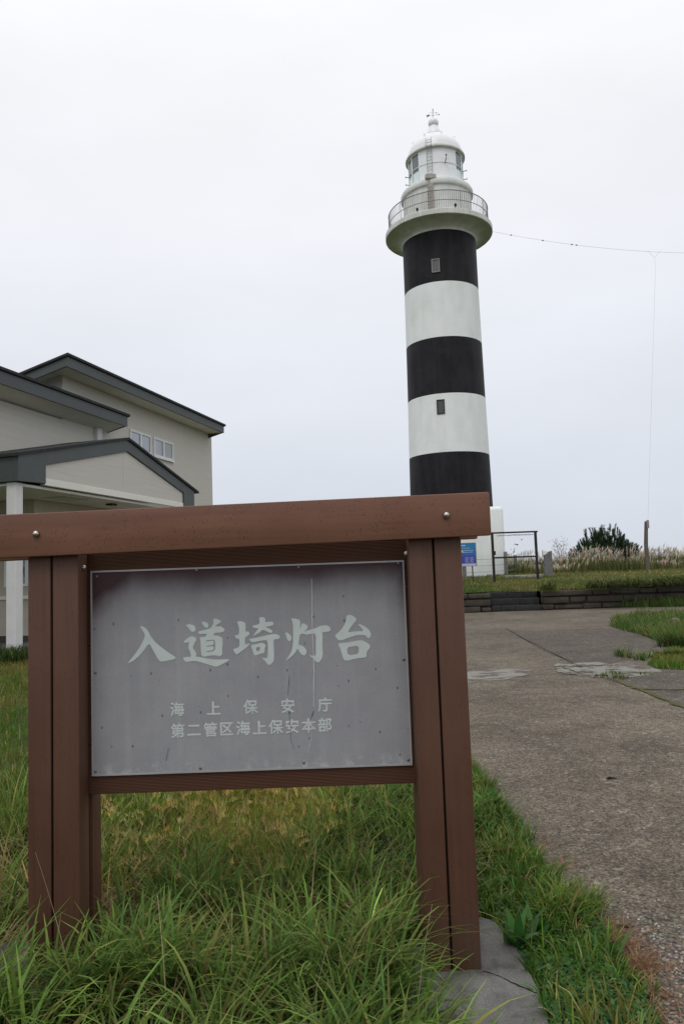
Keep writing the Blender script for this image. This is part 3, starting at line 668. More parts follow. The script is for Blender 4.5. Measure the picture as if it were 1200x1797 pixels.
G1 = [  # iri, do
 [(188,155),(205,150),(235,165),(262,195),(290,250),(330,300),(390,350),(450,395),(518,437),(505,452),(450,465),(375,478),(350,450),(310,375),(272,305),(230,365),(185,420),(140,460),(110,478),(70,492),(95,465),(140,410),(185,345),(220,280),(235,235),(222,205),(205,180)],
 [(605,138),(640,133),(680,142),(697,165),(695,195),(670,205),(650,195),(630,165)],
 [(585,292),(620,262),(655,242),(690,250),(708,275),(690,300),(675,335),(672,355),(690,375),(703,400),(698,432),(740,435),(800,448),(870,458),(1020,453),(960,490),(885,525),(830,508),(760,485),(690,467),(605,480),(590,460),(580,440),(620,432),(655,433),(650,390),(630,350),(635,315),(640,295),(605,305)],
 [(748,108),(785,112),(812,130),(815,158),(790,168),(770,150)],
 [(857,85),(880,82),(910,92),(932,108),(905,130),(870,152),(925,153),(940,160),(963,180),(955,200),(925,210),(870,212),(858,236),(900,238),(942,255),(945,300),(938,370),(943,410),(915,430),(890,418),(830,420),(770,432),(748,415),(745,350),(742,290),(735,250),(765,252),(795,243),(800,222),(770,220),(735,226),(712,202),(760,190),(830,172),(840,160),(855,135),(862,110)],
 [(790,283),(860,272),(876,290),(876,378),(795,390),(795,381),(862,370),(862,332),(795,341),(795,332),(862,322),(862,290),(850,282),(790,292)],
]
G2 = [
 [(75,95),(105,92),(140,105),(145,130),(143,185),(160,172),(178,192),(165,210),(140,222),(138,285),(180,270),(165,295),(120,330),(72,365),(55,345),(40,320),(95,303),(95,235),(70,235),(52,208),(90,205),(92,150)],
 [(250,65),(280,58),(305,70),(300,105),(345,95),(370,105),(368,125),(340,135),(300,138),(330,150),(362,170),(355,190),(325,182),(285,160),(250,190),(200,215),(215,195),(250,150),(215,150),(193,130),(255,118),(258,85)],
 [(168,238),(220,230),(300,210),(385,193),(425,215),(412,238),(370,242),(372,300),(375,380),(370,420),(340,452),(320,440),(300,415),(272,390),(320,395),(325,330),(322,245),(260,252),(205,265),(185,258)],
 [(185,285),(225,280),(275,265),(308,285),(298,315),(298,350),(260,358),(215,375),(200,330)], [(226,308),(260,300),(259,333),(232,338)],
 [(462,180),(490,190),(515,215),(515,245),(497,258),(480,240)],
 [(510,72),(545,70),(588,85),(582,160),(600,110),(620,112),(650,135),(640,155),(615,182),(650,165),(700,155),(750,130),(800,125),(830,145),(830,172),(800,180),(760,185),(768,205),(765,300),(770,360),(760,400),(735,430),(710,420),(690,395),(655,368),(690,375),(712,370),(712,300),(712,195),(670,195),(640,205),(608,194),(582,200),(575,260),(572,285),(600,290),(630,315),(638,345),(625,370),(600,368),(580,345),(565,315),(545,350),(510,385),(465,418),(490,380),(515,335),(525,290),(528,220),(528,130),(522,95)],
 [(960,45),(1000,42),(1035,65),(1040,85),(1010,120),(965,185),(1040,175),(1100,175),(1075,140),(1050,118),(1080,120),(1130,150),(1158,190),(1155,220),(1135,233),(1110,205),(1050,205),(980,225),(910,252),(885,240),(865,210),(880,195),(920,160),(950,110),(958,75)],
 [(888,272),(960,268),(1075,245),(1120,262),(1155,295),(1120,350),(1125,385),(1040,395),(950,417),(930,390),(915,330)], [(963,305),(1060,290),(1058,360),(970,370)],
]
M['letter'] = plain('pale_lettering', (.52, .565, .545), .5, .3, 0, .05, 20)
for zm_, gs in ((Z1, G1[:1]), (Z1, G1[1:]), (Z2, G2[:5]), (Z2, G2[5:7]), (Z2, G2[7:])): from_splines('character', [pp(zm_, g) for g in gs], M['letter'], pn)
M['letter2'] = plain('pale_small_lettering', (.50, .535, .52), .5, .3, 0, .06, 20)
def small_text(chars, xs, y0, y1, size, name):
    for k, (ch, x) in enumerate(zip(chars, xs)):
        f = k/(len(chars)-1); p = atY(x, y0+(y1-y0)*f, YP-.007)
        cu = bpy.data.curves.new('t', 'FONT'); cu.body = ch; cu.size = size; cu.align_x = 'CENTER'; cu.align_y = 'CENTER'; cu.bevel_depth = .0015; cu.bevel_resolution = 0; cu.extrude = .0002; cu.resolution_u = 3
        ob = bpy.data.objects.new('t', cu); COL.objects.link(ob); bpy.context.view_layer.update()
        me = bpy.data.meshes.new_from_object(ob.evaluated_get(bpy.context.evaluated_depsgraph_get())); bpy.data.objects.remove(ob)
        vs = np.array([v.co[:] for v in me.vertices]); cx = (vs[:, 0].max()+vs[:, 0].min())/2 if ch not in '二上' else 0; cz = (vs[:, 1].max()+vs[:, 1].min())/2
        if ch in '二上': cx = (vs[:, 0].max()+vs[:, 0].min())/2
        for v in me.vertices: x_, z_, d_ = v.co; v.co = (x_-cx+p[0]-SO[0], YP-.0066-d_*.15-SO[1], z_-cz+p[2])
        me.materials.clear(); me.materials.append(M['letter2']); o = bpy.data.objects.new(name, me); COL.objects.link(o); o.parent = pn
small_text('海上保安庁', (311, 375, 440, 505, 570), 1245, 1237, .057, 'small_character')
small_text('第二管区海上保安本部', [312+28.7*i for i in range(10)], 1283, 1272.5, .057, 'small_character')
# scratches on the panel
M['scratch'] = plain('pale_scratch', (.52, .53, .54), .6, .2); M['pcrack'] = plain('dark_crack', (.10, .095, .10), .8, .1)
def scratch(px, wd, mat, name):
    mb = MB(SO); r = random.Random(px[0][1]); pv = None
    for i in range(len(px)-1):
        for k in range(6):
            f = k/5; x = px[i][0]+(px[i+1][0]-px[i][0])*f+r.uniform(-.5, .5); y = px[i][1]+(px[i+1][1]-px[i][1])*f
            p = atY(x, y, YP-.0082); h = wd*r.uniform(.4, 1.2); cv = (mb.bm.verts.new((p[0]-h, YP-.0082, p[2])), mb.bm.verts.new((p[0]+h, YP-.0082, p[2])))
            if pv and k: mb.bm.faces.new((pv[0], pv[1], cv[1], cv[0]))
            pv = cv
    mb.build(name, mat, pn)
scratch([(547, 1016), (548, 1100), (551, 1180), (550, 1240)], .0019, M['scratch'], 'scratch')
scratch([(548, 1255), (545, 1300), (540, 1320)], .001, M['scratch'], 'scratch')
scratch([(507, 1248), (510, 1275), (510, 1300), (516, 1315)], .0008, M['pcrack'], 'crack')
scratch([(508, 1185), (505, 1220)], .0009, M['pcrack'], 'crack')
scratch([(550, 1248), (546, 1262)], .0016, M['pcrack'], 'crack')
scratch([(296, 1312), (291, 1336)], .0009, M['pcrack'], 'crack')

# concrete footings of the posts
FOOT = [gpt(*p) for p in [(690, 1716), (745, 1660), (790, 1622), (846, 1618), (872, 1626), (905, 1670), (925, 1712), (942, 1745), (962, 1797), (975, 1850), (820, 1880), (640, 1860), (610, 1780)]]
def footing(pts, label):
    c = np.mean(pts, 0); mb = MB((c[0], c[1], 0)); mb.prism([(x, y, -.06) for x, y in pts], (0, 0, .085))
    bmesh.ops.bevel(mb.bm, geom=[e for e in mb.bm.edges if all(v.co.z > 0 for v in e.verts)], offset=.012, segments=2, affect='EDGES')
    return tag(mb.build('concrete_footing', M['footing'], None, 40), label, 'footing')
ft_ = footing(FOOT, 'cracked grey concrete footing under the right post of the big signboard')
strip('footing_crack', [(846, 1716), (872, 1724), (890, 1733), (915, 1745), (945, 1758)], .0028, .0262, M['crack'], 8)
o = bpy.data.objects['footing_crack']; o.name = 'crack'; del o['kind']; o.parent = ft_; o.matrix_parent_inverse = Matrix.Translation(-ft_.location)
FOOT2 = [gpt(*p) for p in [(-60, 1690), (10, 1662), (110, 1650), (170, 1690), (150, 1770), (30, 1800), (-70, 1800)]]
footing(FOOT2, 'grey concrete footing under the left post of the big signboard, half hidden by grass')

# ------------------------------------------------------------------ SMALL THINGS ON THE TERRACE
def gz(x, y): return float(zt(x, y))
# see-through viewing frame
YV = 33.7; xl = atY(865, 980, YV)[0]; xr = atY(941, 976, YV)[0]; ztop = (atY(863, 938, YV)[2]+atY(941, 933, YV)[2])/2; zm = (atY(867, 979, YV)[2]+atY(942, 976, YV)[2])/2
vf = thing('viewing_frame', ((xl+xr)/2, YV, gz((xl+xr)/2, YV)), 'dark metal frame on two legs holding a clear panel with bird silhouettes', 'sign frame')
VO = vf.location.copy(); g = VO.z
for x in (xl, xr): MB(VO).box((x-.055, YV-.045, g-.1), (x+.055, YV+.045, ztop-.002), .006).build('leg', M['dark_metal'], vf)
MB(VO).box((xl-.12, YV-.06, ztop), (xr+.1, YV+.06, ztop+.07), .006).build('top_bar', M['dark_metal'], vf)
MB(VO).box((xl+.047, YV-.035, zm-.035), (xr-.047, YV+.035, zm+.035), .006).build('cross_bar', M['dark_metal'], vf)
MB(VO).box((xl+.05, YV-.05, zm+.12), (xl+.12, YV-.0, zm+.3), .01).build('latch', M['dark_metal'], vf)
b = NB('clear_acrylic'); tr = b.n('BsdfTransparent'); gls = b.n('BsdfGlossy'); gls.inputs['Roughness'].default_value = .05; ms = b.n('MixShader'); ms.inputs[0].default_value = .03
b.link(tr.outputs[0], ms.inputs[1]); b.link(gls.outputs[0], ms.inputs[2]); b.link(ms.outputs[0], b.t.nodes['Material Output'].inputs['Surface']); M['acrylic'] = b.m
ap = MB(VO).box((xl+.048, YV-.004, zm+.036), (xr-.048, YV+.004, ztop-.003)).build('clear_panel', M['acrylic'], vf)
M['decal_grey'] = plain('grey_print', (.36, .37, .38), .7, .2, 0, .3, 60); M['decal_dark'] = plain('dark_print', (.05, .04, .045), .7, .2)
r = random.Random(3); mb = MB(VO)      # a line of small illegible print along the top
x = xl+.22
while x < xr-.1:
    wd = r.uniform(.02, .05); mb.box((x, YV-.007, ztop-.13+r.uniform(0, .02)), (x+wd, YV-.0045, ztop-.07+r.uniform(-.01, .02))); x += wd+r.uniform(.008, .02)
mb.build('print_line', M['decal_grey'], ap)
def bird(px, py, s, seed):
    r = random.Random(seed); p = atY(px, py, YV); mb = MB(VO); x, z = p[0], p[2]
    pts = [(-1, .1), (-.5, .35), (-.1, .2), (.1, .6), (.35, .2), (.9, .3), (.5, -.1), (.3, -.5), (0, -.2), (-.4, -.45), (-.5, -.1)]
    mb.prism([(x+a*s*r.uniform(.8, 1.2), YV-.0045, z+c_*s*r.uniform(.8, 1.2)) for a, c_ in pts], (0, -.003, 0)); return mb
for px, py, s in ((915, 947, .06), (907, 956, .085), (903, 955, .06), (896, 964, .045), (902, 963, .04)):
    bird(px, py, s, px).build('bird_silhouette', M['decal_dark'] if s != .045 else M['decal_grey'], ap)
# blue information board
YB = 33.0; bx1 = atY(834, 970, YB)[0]; bx0 = bx1-.98; bz1 = atY(834, 953, YB)[2]; bz0 = atY(834, 993, YB)[2]
ib = thing('information_board', ((bx0+bx1)/2, YB, gz(bx0, YB)), 'small blue information board on thin legs at the foot of the lighthouse', 'sign'); IO = ib.location.copy()
b = NB('blue_print'); h = b.math('DIVIDE', b.math('SUBTRACT', b.xyz()[2], bz0-IO.z), bz1-bz0)
M['blue'] = b.done(b.ramp(h, [(0, (.45, .46, .60)), (.11, (.45, .46, .60)), (.12, (.045, .05, .30)), (.42, (.05, .065, .36)), (.55, (.025, .15, .42)), (.95, (.025, .20, .40))]), .4, .4)
fc = MB(IO).box((bx0, YB-.015, bz0), (bx1, YB+.015, bz1), .003).build('face', M['blue'], ib)
M['pale_print'] = plain('pale_print', (.42, .5, .65), .6, .2); mb = MB(IO)
for (a, c, z) in ((.1, .55, .90), (.12, .75, .80), (.1, .9, .70), (.1, .86, .62)): mb.box((bx0+a, YB-.019, bz0+z*(bz1-bz0)-.02), (bx0+c*.98, YB-.0155, bz0+z*(bz1-bz0)+(.03 if z == .9 else .0)))
for i in range(7):
    z = bz0+.16*(bz1-bz0)+i*.036
    for (a, c) in ((.5, .68), (.72, .9)): mb.box((bx0+a, YB-.019, z), (bx0+c-.03*(i % 3), YB-.0155, z+.012))
mb.build('print_line', M['pale_print'], fc)
mb = MB(IO); mb.box((bx0-.02, YB-.02, bz1), (bx1+.02, YB+.02, bz1+.025)); mb.box((bx1, YB-.02, bz0-.02), (bx1+.035, YB+.02, bz1)); mb.box((bx0-.035, YB-.02, bz0-.02), (bx0, YB+.02, bz1)); mb.build('frame', M['rail'], ib)
for x in (bx0+.18, bx1-.17): MB(IO).box((x-.025, YB-.02, IO.z-.1), (x+.025, YB+.02, bz0-.001), .004).build('leg', M['bark'], ib)
# wire fence in front of the lighthouse base
M['fence_grey'] = plain('grey_fence_post', (.16, .155, .15), .85, .2, 0, .25, 8)
fx = [4.95, 5.45, 8.45, 9.55]; FY = [38.3, 38.3, 38.9, 40.5]
fe = thing('wire_fence', (7, 38.5, gz(7, 38.5)), 'low wire fence on grey posts around the lighthouse base', 'fence'); FO = fe.location.copy()
pxs = ((806, 990, 38.2), (814, 988, 38.2), (886, 968, 39.0), (903, 974, 42.0))
tops = []
for px, py, Y in pxs:
    p = atY(px, py, Y); g = gz(p[0], Y); tops.append((p[0], Y, p[2], g)); MB(FO).box((p[0]-.085, Y-.08, g-.1), (p[0]+.085, Y+.08, p[2]), .015).build('fence_post', M['fence_grey'], fe)
mb = MB(FO)
for h in (.95, .62, .3):
    for A_, B_ in zip(tops, tops[1:]):
        a = np.array([A_[0], A_[1]-.09, A_[3]+h*(1.0)]); c = np.array([B_[0], B_[1]-.09, B_[3]+h*1.0]); mb.tube(sag(a, c, .03, 8), .009, 4)
mb.build('fence_wire', M['rail'], fe)
# stone marker post with a slanted top
p = atY(960, 968, 37.5); g = gz(p[0], 37.5); mb = MB((p[0], 37.5, g)); x = p[0]
mb.prism([(x-.2, 37.4, g-.1), (x+.2, 37.4, g-.1), (x+.2, 37.4, p[2]+.03), (x+.02, 37.4, p[2]-.02), (x-.0, 37.4, p[2]-.1), (x-.2, 37.4, p[2]-.17)], (0, .2, 0))
tag(mb.build('marker_post', M['fence_grey'], None, None, .006), 'squat grey stone marker post with slanted top beside the viewing frame', 'stone post')
# pale slab on the lawn behind the frame
p = atY(912, 1011, 36.5); g = gz(p[0], 36.5); mb = MB((p[0], 36.5, g)); mb.box((p[0]-.7, 36.3, g-.02), (p[0]+1.1, 36.9, g+.13), .02); tag(mb.build('lawn_slab', M['slab'], None, 40), 'pale concrete slab lying in the lawn behind the viewing frame', 'slab')
# little concrete peg in the grass patch on the right
q = gpt(1184, 1098); mb = MB((q[0], q[1], 0)); mb.box((q[0]-.085, q[1]-.085, 0), (q[0]+.085, q[1]+.085, .17), .012, 2); tag(mb.build('boundary_peg', M['slab'], None, 40), 'short pale concrete peg in the grass patch at the right edge', 'peg')
# a dark twig on the path
q = gpt(1072, 1368); mb = MB((q[0], q[1], .02)); mb.tube([(q[0]-.035, q[1], .008), (q[0]-.01, q[1]+.008, .010), (q[0]+.04, q[1]-.004, .008)], [.003, .009, .002], 6); tag(mb.build('leaf_litter', M['crack'], None, 60), 'dark curled dead leaf lying on the open path', 'dead leaf')
q = gpt(1093, 1630); mb = MB((q[0], q[1], .01))
mb.tube([(q[0]-.03, q[1]+.02, .008), (q[0], q[1], .012), (q[0]+.02, q[1]-.012, .008), (q[0]+.045, q[1]+.005, .007)], [.002, .005, .004, .002], 5); tag(mb.build('leaf_litter', M['crack'], None, 60), 'small black twig on the path close to the red dead grass', 'twig')

# ------------------------------------------------------------------ PINE AND SHRUB
def pine(cx, cy, gz_, hw, h, label):
    t = thing('pine_bush', (cx, cy, gz_), label, 'pine'); t0 = np.array([cx, cy, gz_]); r = np.random.default_rng(11)
    mb = MB(tuple(t0)); mb.tube([(cx, cy, gz_-.2), (cx+.1, cy, gz_+.8), (cx-.05, cy, gz_+h*.75)], [.14, .10, .04], 8)
    parts = []; tips = []
    for i in range(380):
        a = r.uniform(0, 2*pi); f = r.uniform(.0, 1)**.5; x = cos(a)*f*hw; y = sin(a)*f*hw*.7
        top = h*(1-.60*abs(x/hw)**1.7)*(1-.2*(y/hw)**2)*(.78+.22*sin(x*3.1+1.0)*cos(x*5.3+y))
        z = top*r.uniform(.35, 1)**.6 if i > 110 else top*r.uniform(.85, 1.04)
        tips.append((x, y, z))
        L_ = r.uniform(.4, .75); ln = np.array([x/hw*.55+r.normal(0, .12), y/hw*.4+r.normal(0, .12), 1.0]); ln /= np.linalg.norm(ln)
        tip = t0+np.array([x, y, z]); b0 = tip-ln*L_
        if i % 3 == 0: mb.tube([(cx+x*.2, cy+y*.2, gz_+max(.2, z*.4)), tuple(b0)], [.035, .014], 4)
        m_ = 110; s = r.uniform(0, 1, m_); P = b0[None, :]+ln[None, :]*(s*L_)[:, None]
        phi = r.uniform(0, 2*pi, m_); T0 = r.normal(.62, .2, m_)
        col = vary(lerp((.018, .046, .015), (.046, .088, .026), r.uniform(0, 1, m_)), .2)
        parts.append(blades(P, r.uniform(.10, .19, m_), np.full(m_, .032), phi, T0, np.full(m_, -.2), col, 1, .3, .3))
    V, Fq, T = merge(parts); raw_mesh('crown', V-t0, Fq, T, M['needle'], t); mb.build('trunk', M['bark'], t, 60)
pc = atY(1062, 985, 50); pine(pc[0], 50, 1.15, 2.5, 3.25, 'dark green spreading pine bush rising out of the pampas grass')
def shrub(cx, cy, g, label):
    t = thing('shrub', (cx, cy, g), label, 'shrub'); t0 = np.array([cx, cy, g]); r = np.random.default_rng(5); mb = MB(tuple(t0)); parts = []
    for i in range(14):
        a = r.uniform(0, 2*pi); e = t0+np.array([cos(a)*r.uniform(.1, .55), sin(a)*.3, r.uniform(.8, 1.95)]); mb.tube([tuple(t0), tuple((t0+e)/2+r.normal(0, .05, 3)), tuple(e)], [.02, .012, .005], 4)
        m_ = 26; P = e[None, :]+r.normal(0, .13, (m_, 3)); col = vary(np.tile((.20, .12, .09), (m_, 1)), .25)
        parts.append(blades(P, np.full(m_, .07), np.full(m_, .05), r.uniform(0, 6.28, m_), r.uniform(.3, 1.8, m_), np.full(m_, .4), col, 2, .5))
    V, Fq, T = merge(parts); raw_mesh('foliage', V-t0, Fq, T, M['dry'], t); mb.build('stem', M['bark'], t)
sc_ = atY(984, 985, 46); shrub(sc_[0], 46, 1.2, 'small reddish leaved shrub sticking up left of the pine')

# ------------------------------------------------------------------ GRASSES (stuff)
def stuffed(name, parts, mat, label, cat): return tag(raw_mesh(name, *merge(parts), mat), label, cat, None, 'stuff')
GREEN = (.092, .165, .024); BLUE = (.096, .172, .056); YEL = (.19, .17, .045); STRAW = (.34, .27, .13)
def turf(poly, n, h, wdt, dry=.3, seg=3, zf=None, lean=.5, seed=1, cs=.5, cols=(GREEN, YEL)):
    q = scatter(poly, n); z = zf(q[:, 0], q[:, 1]) if zf else np.zeros(n)
    P = np.column_stack([q, z-.01]); f = np.clip(vnoise(q[:, 0], q[:, 1], cs, seed)*1.6-.8+dry+RNG.normal(0, .18, n), 0, 1)
    k = vnoise(q[:, 0], q[:, 1], cs*2.3, seed+9)
    H = h*(.55+.75*k)*U(.6, 1.25, n); C_ = vary(lerp(*cols, f), .25)
    dead = RNG.random(n) < .05+.08*dry; C_[dead] = vary(np.tile(STRAW, (dead.sum(), 1)), .2)
    return blades(P, H, wdt*U(.6, 1.3, n), U(0, 2*pi, n), np.abs(RNG.normal(0, lean*.5, n)), U(.3, 1.5, n)*lean*2, C_, seg)
def notin(p, *polys): 
    k = np.ones(len(p[0]) if False else 1, bool)
# region polygons (world x, y)
inner = [(e[0]-.01, e[1]) for e in edge]
LEFT = [(1.0, -1), (1.1, 1.0)]+inner+[(-9.0, 15.6), (-14, 14), (-14, -1)]
NEARB = [(-3.0, 2.95), (.55, 2.95), (.62, 3.4), (.60, 4.0), (.75, 4.9), (.8, 5.6), (-4.2, 5.6)]
NEARB = [p for p in NEARB]
def keep_left(q):  # grass side of the path, clear of the footing at the right post
    return inpoly(q[:, 0], q[:, 1], LEFT) & ~inpoly(q[:, 0], q[:, 1], FOOT)
def turf_clip(poly, n, *a, **kw):
    global scatter
    base = scatter
    def s2(pl, k):
        q = base(pl, k*2); q = q[keep_left(q)]
        return q[:k]
    scatter = s2
    try:
        qn = len(s2(poly, n)); r = turf(poly, qn if qn < n else n, *a, **kw) if qn >= n else None
    finally: scatter = base
    return r
def clip_pts(poly, n):
    q = scatter(poly, n); return q[keep_left(q)]
def turf_pts(q, h, wdt, dry=.3, seg=3, lean=.5, seed=1, cs=.5, cols=(GREEN, YEL), hf=None):
    n = len(q); P = np.column_stack([q, np.full(n, -.012)]); f = np.clip(vnoise(q[:, 0], q[:, 1], cs, seed)*1.6-.8+dry+RNG.normal(0, .18, n), 0, 1)
    k = vnoise(q[:, 0], q[:, 1], cs*2.3, seed+9); H = h*(.55+.75*k)*U(.6, 1.25, n)
    if hf is not None: H = H*hf(q)
    C_ = vary(lerp(*cols, f), .25); dead = RNG.random(n) < .04+.10*dry; C_[dead] = vary(np.tile(STRAW, (dead.sum(), 1)), .2)
    return blades(P, H, wdt*U(.6, 1.3, n), U(0, 2*pi, n), np.abs(RNG.normal(0, lean*.5, n)), U(.3, 1.5, n)*lean*2, C_, seg)
def tussocks(centres, per, h, wdt, cols=(BLUE, GREEN), spread=.07, bend=(.5, 1.9), bias=None, dead=.10):
    out = []
    for (x, y) in centres:
        n = int(per*RNG.uniform(.7, 1.3)); a = U(0, 2*pi, n); r = spread*np.sqrt(U(0, 1, n))
        P = np.column_stack([x+np.cos(a)*r, y+np.sin(a)*r, np.full(n, -.012)]); ph = a+RNG.normal(0, .5, n)
        if bias is not None: ph = np.where(RNG.random(n) < .35, bias+RNG.normal(0, .6, n), ph)
        C_ = vary(lerp(*cols, U(0, 1, n)), .42); d = RNG.random(n) < dead; C_[d] = vary(np.tile((.26, .20, .075), (d.sum(), 1)), .25)
        out.append(blades(P, h*U(.55, 1.25, n)*RNG.uniform(.8, 1.2), wdt*U(.6, 1.25, n), ph, np.abs(RNG.normal(.12, .2, n)), U(*bend, n), C_, 6, .35, .05, vary(np.tile((.19, .27, .06), (n, 1)), .4)))
    return out

# 1 foreground tussocks under and in front of the board
fore = [(-1.9, 2.0), (.25, 2.05), (.28, 2.45), (.2, 2.8), (-1.0, 2.83), (-1.25, 2.6), (-2.1, 2.9)]
cz = scatter(fore, 95); cz = cz[~inpoly(cz[:, 0], cz[:, 1], FOOT) & ~inpoly(cz[:, 0], cz[:, 1], FOOT2)]
extra = [(-1.02, 2.62), (-.92, 2.70), (-.85, 2.6), (-.98, 2.78), (.12, 2.62), (-1.22, 2.48), (-1.3, 2.6), (-1.15, 2.4), (-1.35, 2.7), (-1.4, 2.45), (-1.08, 2.5), (.05, 2.5), (.17, 2.5), (-.05, 2.6), (-.7, 2.72), (-.55, 2.66)]
parts = tussocks([tuple(p) for p in cz]+extra, 40, .36, .0155, bend=(.7, 2.3), bias=-.4)
lean = [(gpt(x, y)[0], gpt(x, y)[1]) for x, y in ((590, 1745), (640, 1765), (690, 1785), (620, 1795), (560, 1790))]
parts += tussocks(lean, 38, .44, .0145, cols=((.075, .15, .032), (.14, .19, .05)), spread=.06, bend=(1.0, 2.3), bias=-.05)
mid = scatter([(-1.0, 2.95), (.25, 2.95), (.3, 3.6), (-1.1, 3.6)], 44); parts += tussocks([tuple(p) for p in mid], 32, .29, .0145, bend=(.5, 1.9))
mid = scatter([(-2.6, 3.2), (-1.1, 3.3), (-1.2, 5.2), (-3.8, 5.2)], 60); parts += tussocks([tuple(p) for p in mid], 34, .34, .0115, bend=(.6, 1.9), cols=(GREEN, (.09, .115, .035)))
mid = scatter([(-.35, 3.5), (.55, 3.4), (.7, 4.9), (-.1, 4.9)], 40); parts += tussocks([tuple(p) for p in mid], 38, .30, .0135, bend=(.6, 1.9), cols=((.035, .075, .022), GREEN))
stuffed('long_grass', parts, M['blade'], 'long arching green grass growing under and around the signboard posts', 'grass')
# 2 yellowing seeding grass behind the board
seedz = [(-1.25, 3.5), (-.15, 3.5), (.0, 4.3), (-.2, 5.3), (-1.9, 5.3)]
q = clip_pts(seedz, 9000)
parts = [turf_pts(q[:6500], .24, .0085, .72, 4, .95, 3, .7, ((.115, .20, .024), (.30, .275, .055)))]
stuffed('seeding_grass', parts, M['blade'], 'yellowing grass with tan seed heads behind the signboard', 'grass')
def seed_heads(P, phi, ln, cols):
    out = []; n = len(P)
    for k in range(16):
        t = k/15; dirx = np.cos(phi); diry = np.sin(phi)
        B_ = P+np.column_stack([dirx*ln*t*(.35+.5*t), diry*ln*t*(.35+.5*t), ln*t*(.75-.35*t)]); out.append(blades(B_, ln*.32*(1-.5*abs(t-.4)), np.full(n, .007), U(0, 2*pi, n), U(.2, .9, n), U(0, .4, n), vary(cols.copy(), .15), 1, .3, .2))
    return out
q = scatter([(-1.2, 3.25), (-.3, 3.4), (.1, 4.5), (-.2, 5.2), (-1.7, 5.2)], 400); n = len(q); hh = U(.20, .36, n); ph = U(0, 2*pi, n)
P = np.column_stack([q, np.zeros(n)]); st_ = blades(P, hh*1.02, np.full(n, .003), ph, U(.05, .5, n), U(.1, .7, n), vary(np.tile((.22, .19, .07), (n, 1)), .2), 3)
tipP = st_[0].reshape(n, 8, 3)[:, 6:8].mean(1)
parts = [st_]+seed_heads(tipP, ph, U(.06, .11, n), vary(lerp((.40, .29, .09), (.54, .42, .17), U(0, 1, n)), .15))
stuffed('grass_seed_heads', parts, M['dry'], 'tan foxtail seed heads nodding over the grass behind the signboard', 'grass')
# 3 meadow further left and back, then the turf between
q = clip_pts([(-3.2, 2.2), (.9, 2.2), (.9, 5.8), (-4.5, 5.8)], 26000); q = q[~inpoly(q[:, 0], q[:, 1], FOOT2)]
parts = [turf_pts(q[:20000], .16, .0085, .3, 3, .8, 5, .8)]
q = clip_pts([(-5.5, 5.5), (1.4, 4.6), (2.5, 6), (2.5, 12), (-4, 16), (-13, 15)], 62000); parts.append(turf_pts(q, .12, .010, .32, 2, .8, 6, .4))
q = clip_pts([(-14, 0), (-2.5, 0), (-4.6, 6), (-12, 14)], 12000); parts.append(turf_pts(q, .14, .012, .35, 2, .8, 7, .4))
# verge on the right of the signboard
VERGE = [gpt(*p) for p in [(806, 1330), (822, 1338), (846, 1372), (885, 1420), (893, 1432), (935, 1492), (958, 1532), (1000, 1578), (1045, 1618), (1075, 1670), (1105, 1715), (1150, 1797), (1180, 1860), (985, 1860), (962, 1797), (930, 1712), (905, 1660), (850, 1610), (830, 1560)]]
q = scatter(VERGE, 9000); edgef = lambda q: .75+.5*vnoise(q[:, 0], q[:, 1], 2.5, 4)
parts.append(turf_pts(q, .085, .0075, .16, 3, .9, 8, 1.6, ((.066, .155, .022), (.15, .195, .035)), edgef))
stuffed('meadow_grass', parts, M['blade'], 'short tangled green grass covering the ground left of the path', 'grass')
# ragged tufts leaning over the path edge, and matted dead stems near the ground
tufts = []
for px, py, k, h in ((838, 1352, 5, .13), (868, 1392, 5, .13), (888, 1424, 8, .15), (905, 1445, 4, .10), (930, 1485, 5, .12), (955, 1522, 6, .12), (985, 1556, 6, .12), (1015, 1583, 7, .14), (1042, 1606, 8, .15), (1030, 1625, 4, .10), (1080, 1672, 4, .10), (1120, 1730, 4, .09), (900, 1500, 6, .14), (960, 1600, 6, .13)):
    x, y = gpt(px, py); tufts += tussocks([(x+RNG.normal(-.06, .05), y+RNG.normal(0, .06)) for _ in range(k)], 26, h, .008, cols=((.05, .115, .02), (.10, .15, .03)), spread=.045, bend=(.9, 2.2), bias=-.2)
stuffed('verge_tufts', tufts, M['blade'], 'ragged green tufts leaning over the left edge of the path', 'grass')
q = scatter([(-2.0, 2.1), (.1, 2.1), (.1, 2.85), (.5, 3.1), (.5, 4.2), (-2.0, 4.2)], 3000); q = q[~inpoly(q[:, 0], q[:, 1], FOOT)]; n = len(q)
dm = blades(np.column_stack([q, U(0, .10, n)]), U(.15, .4, n), U(.004, .009, n), U(0, 6.28, n), U(.9, 1.5, n), U(-.2, .6, n), vary(lerp((.12, .085, .04), (.34, .27, .13), U(0, 1, n)), .25), 4)
stuffed('matted_straw', [dm], M['dry'], 'matted brown dead blades lying low in the foreground grass', 'dry grass')
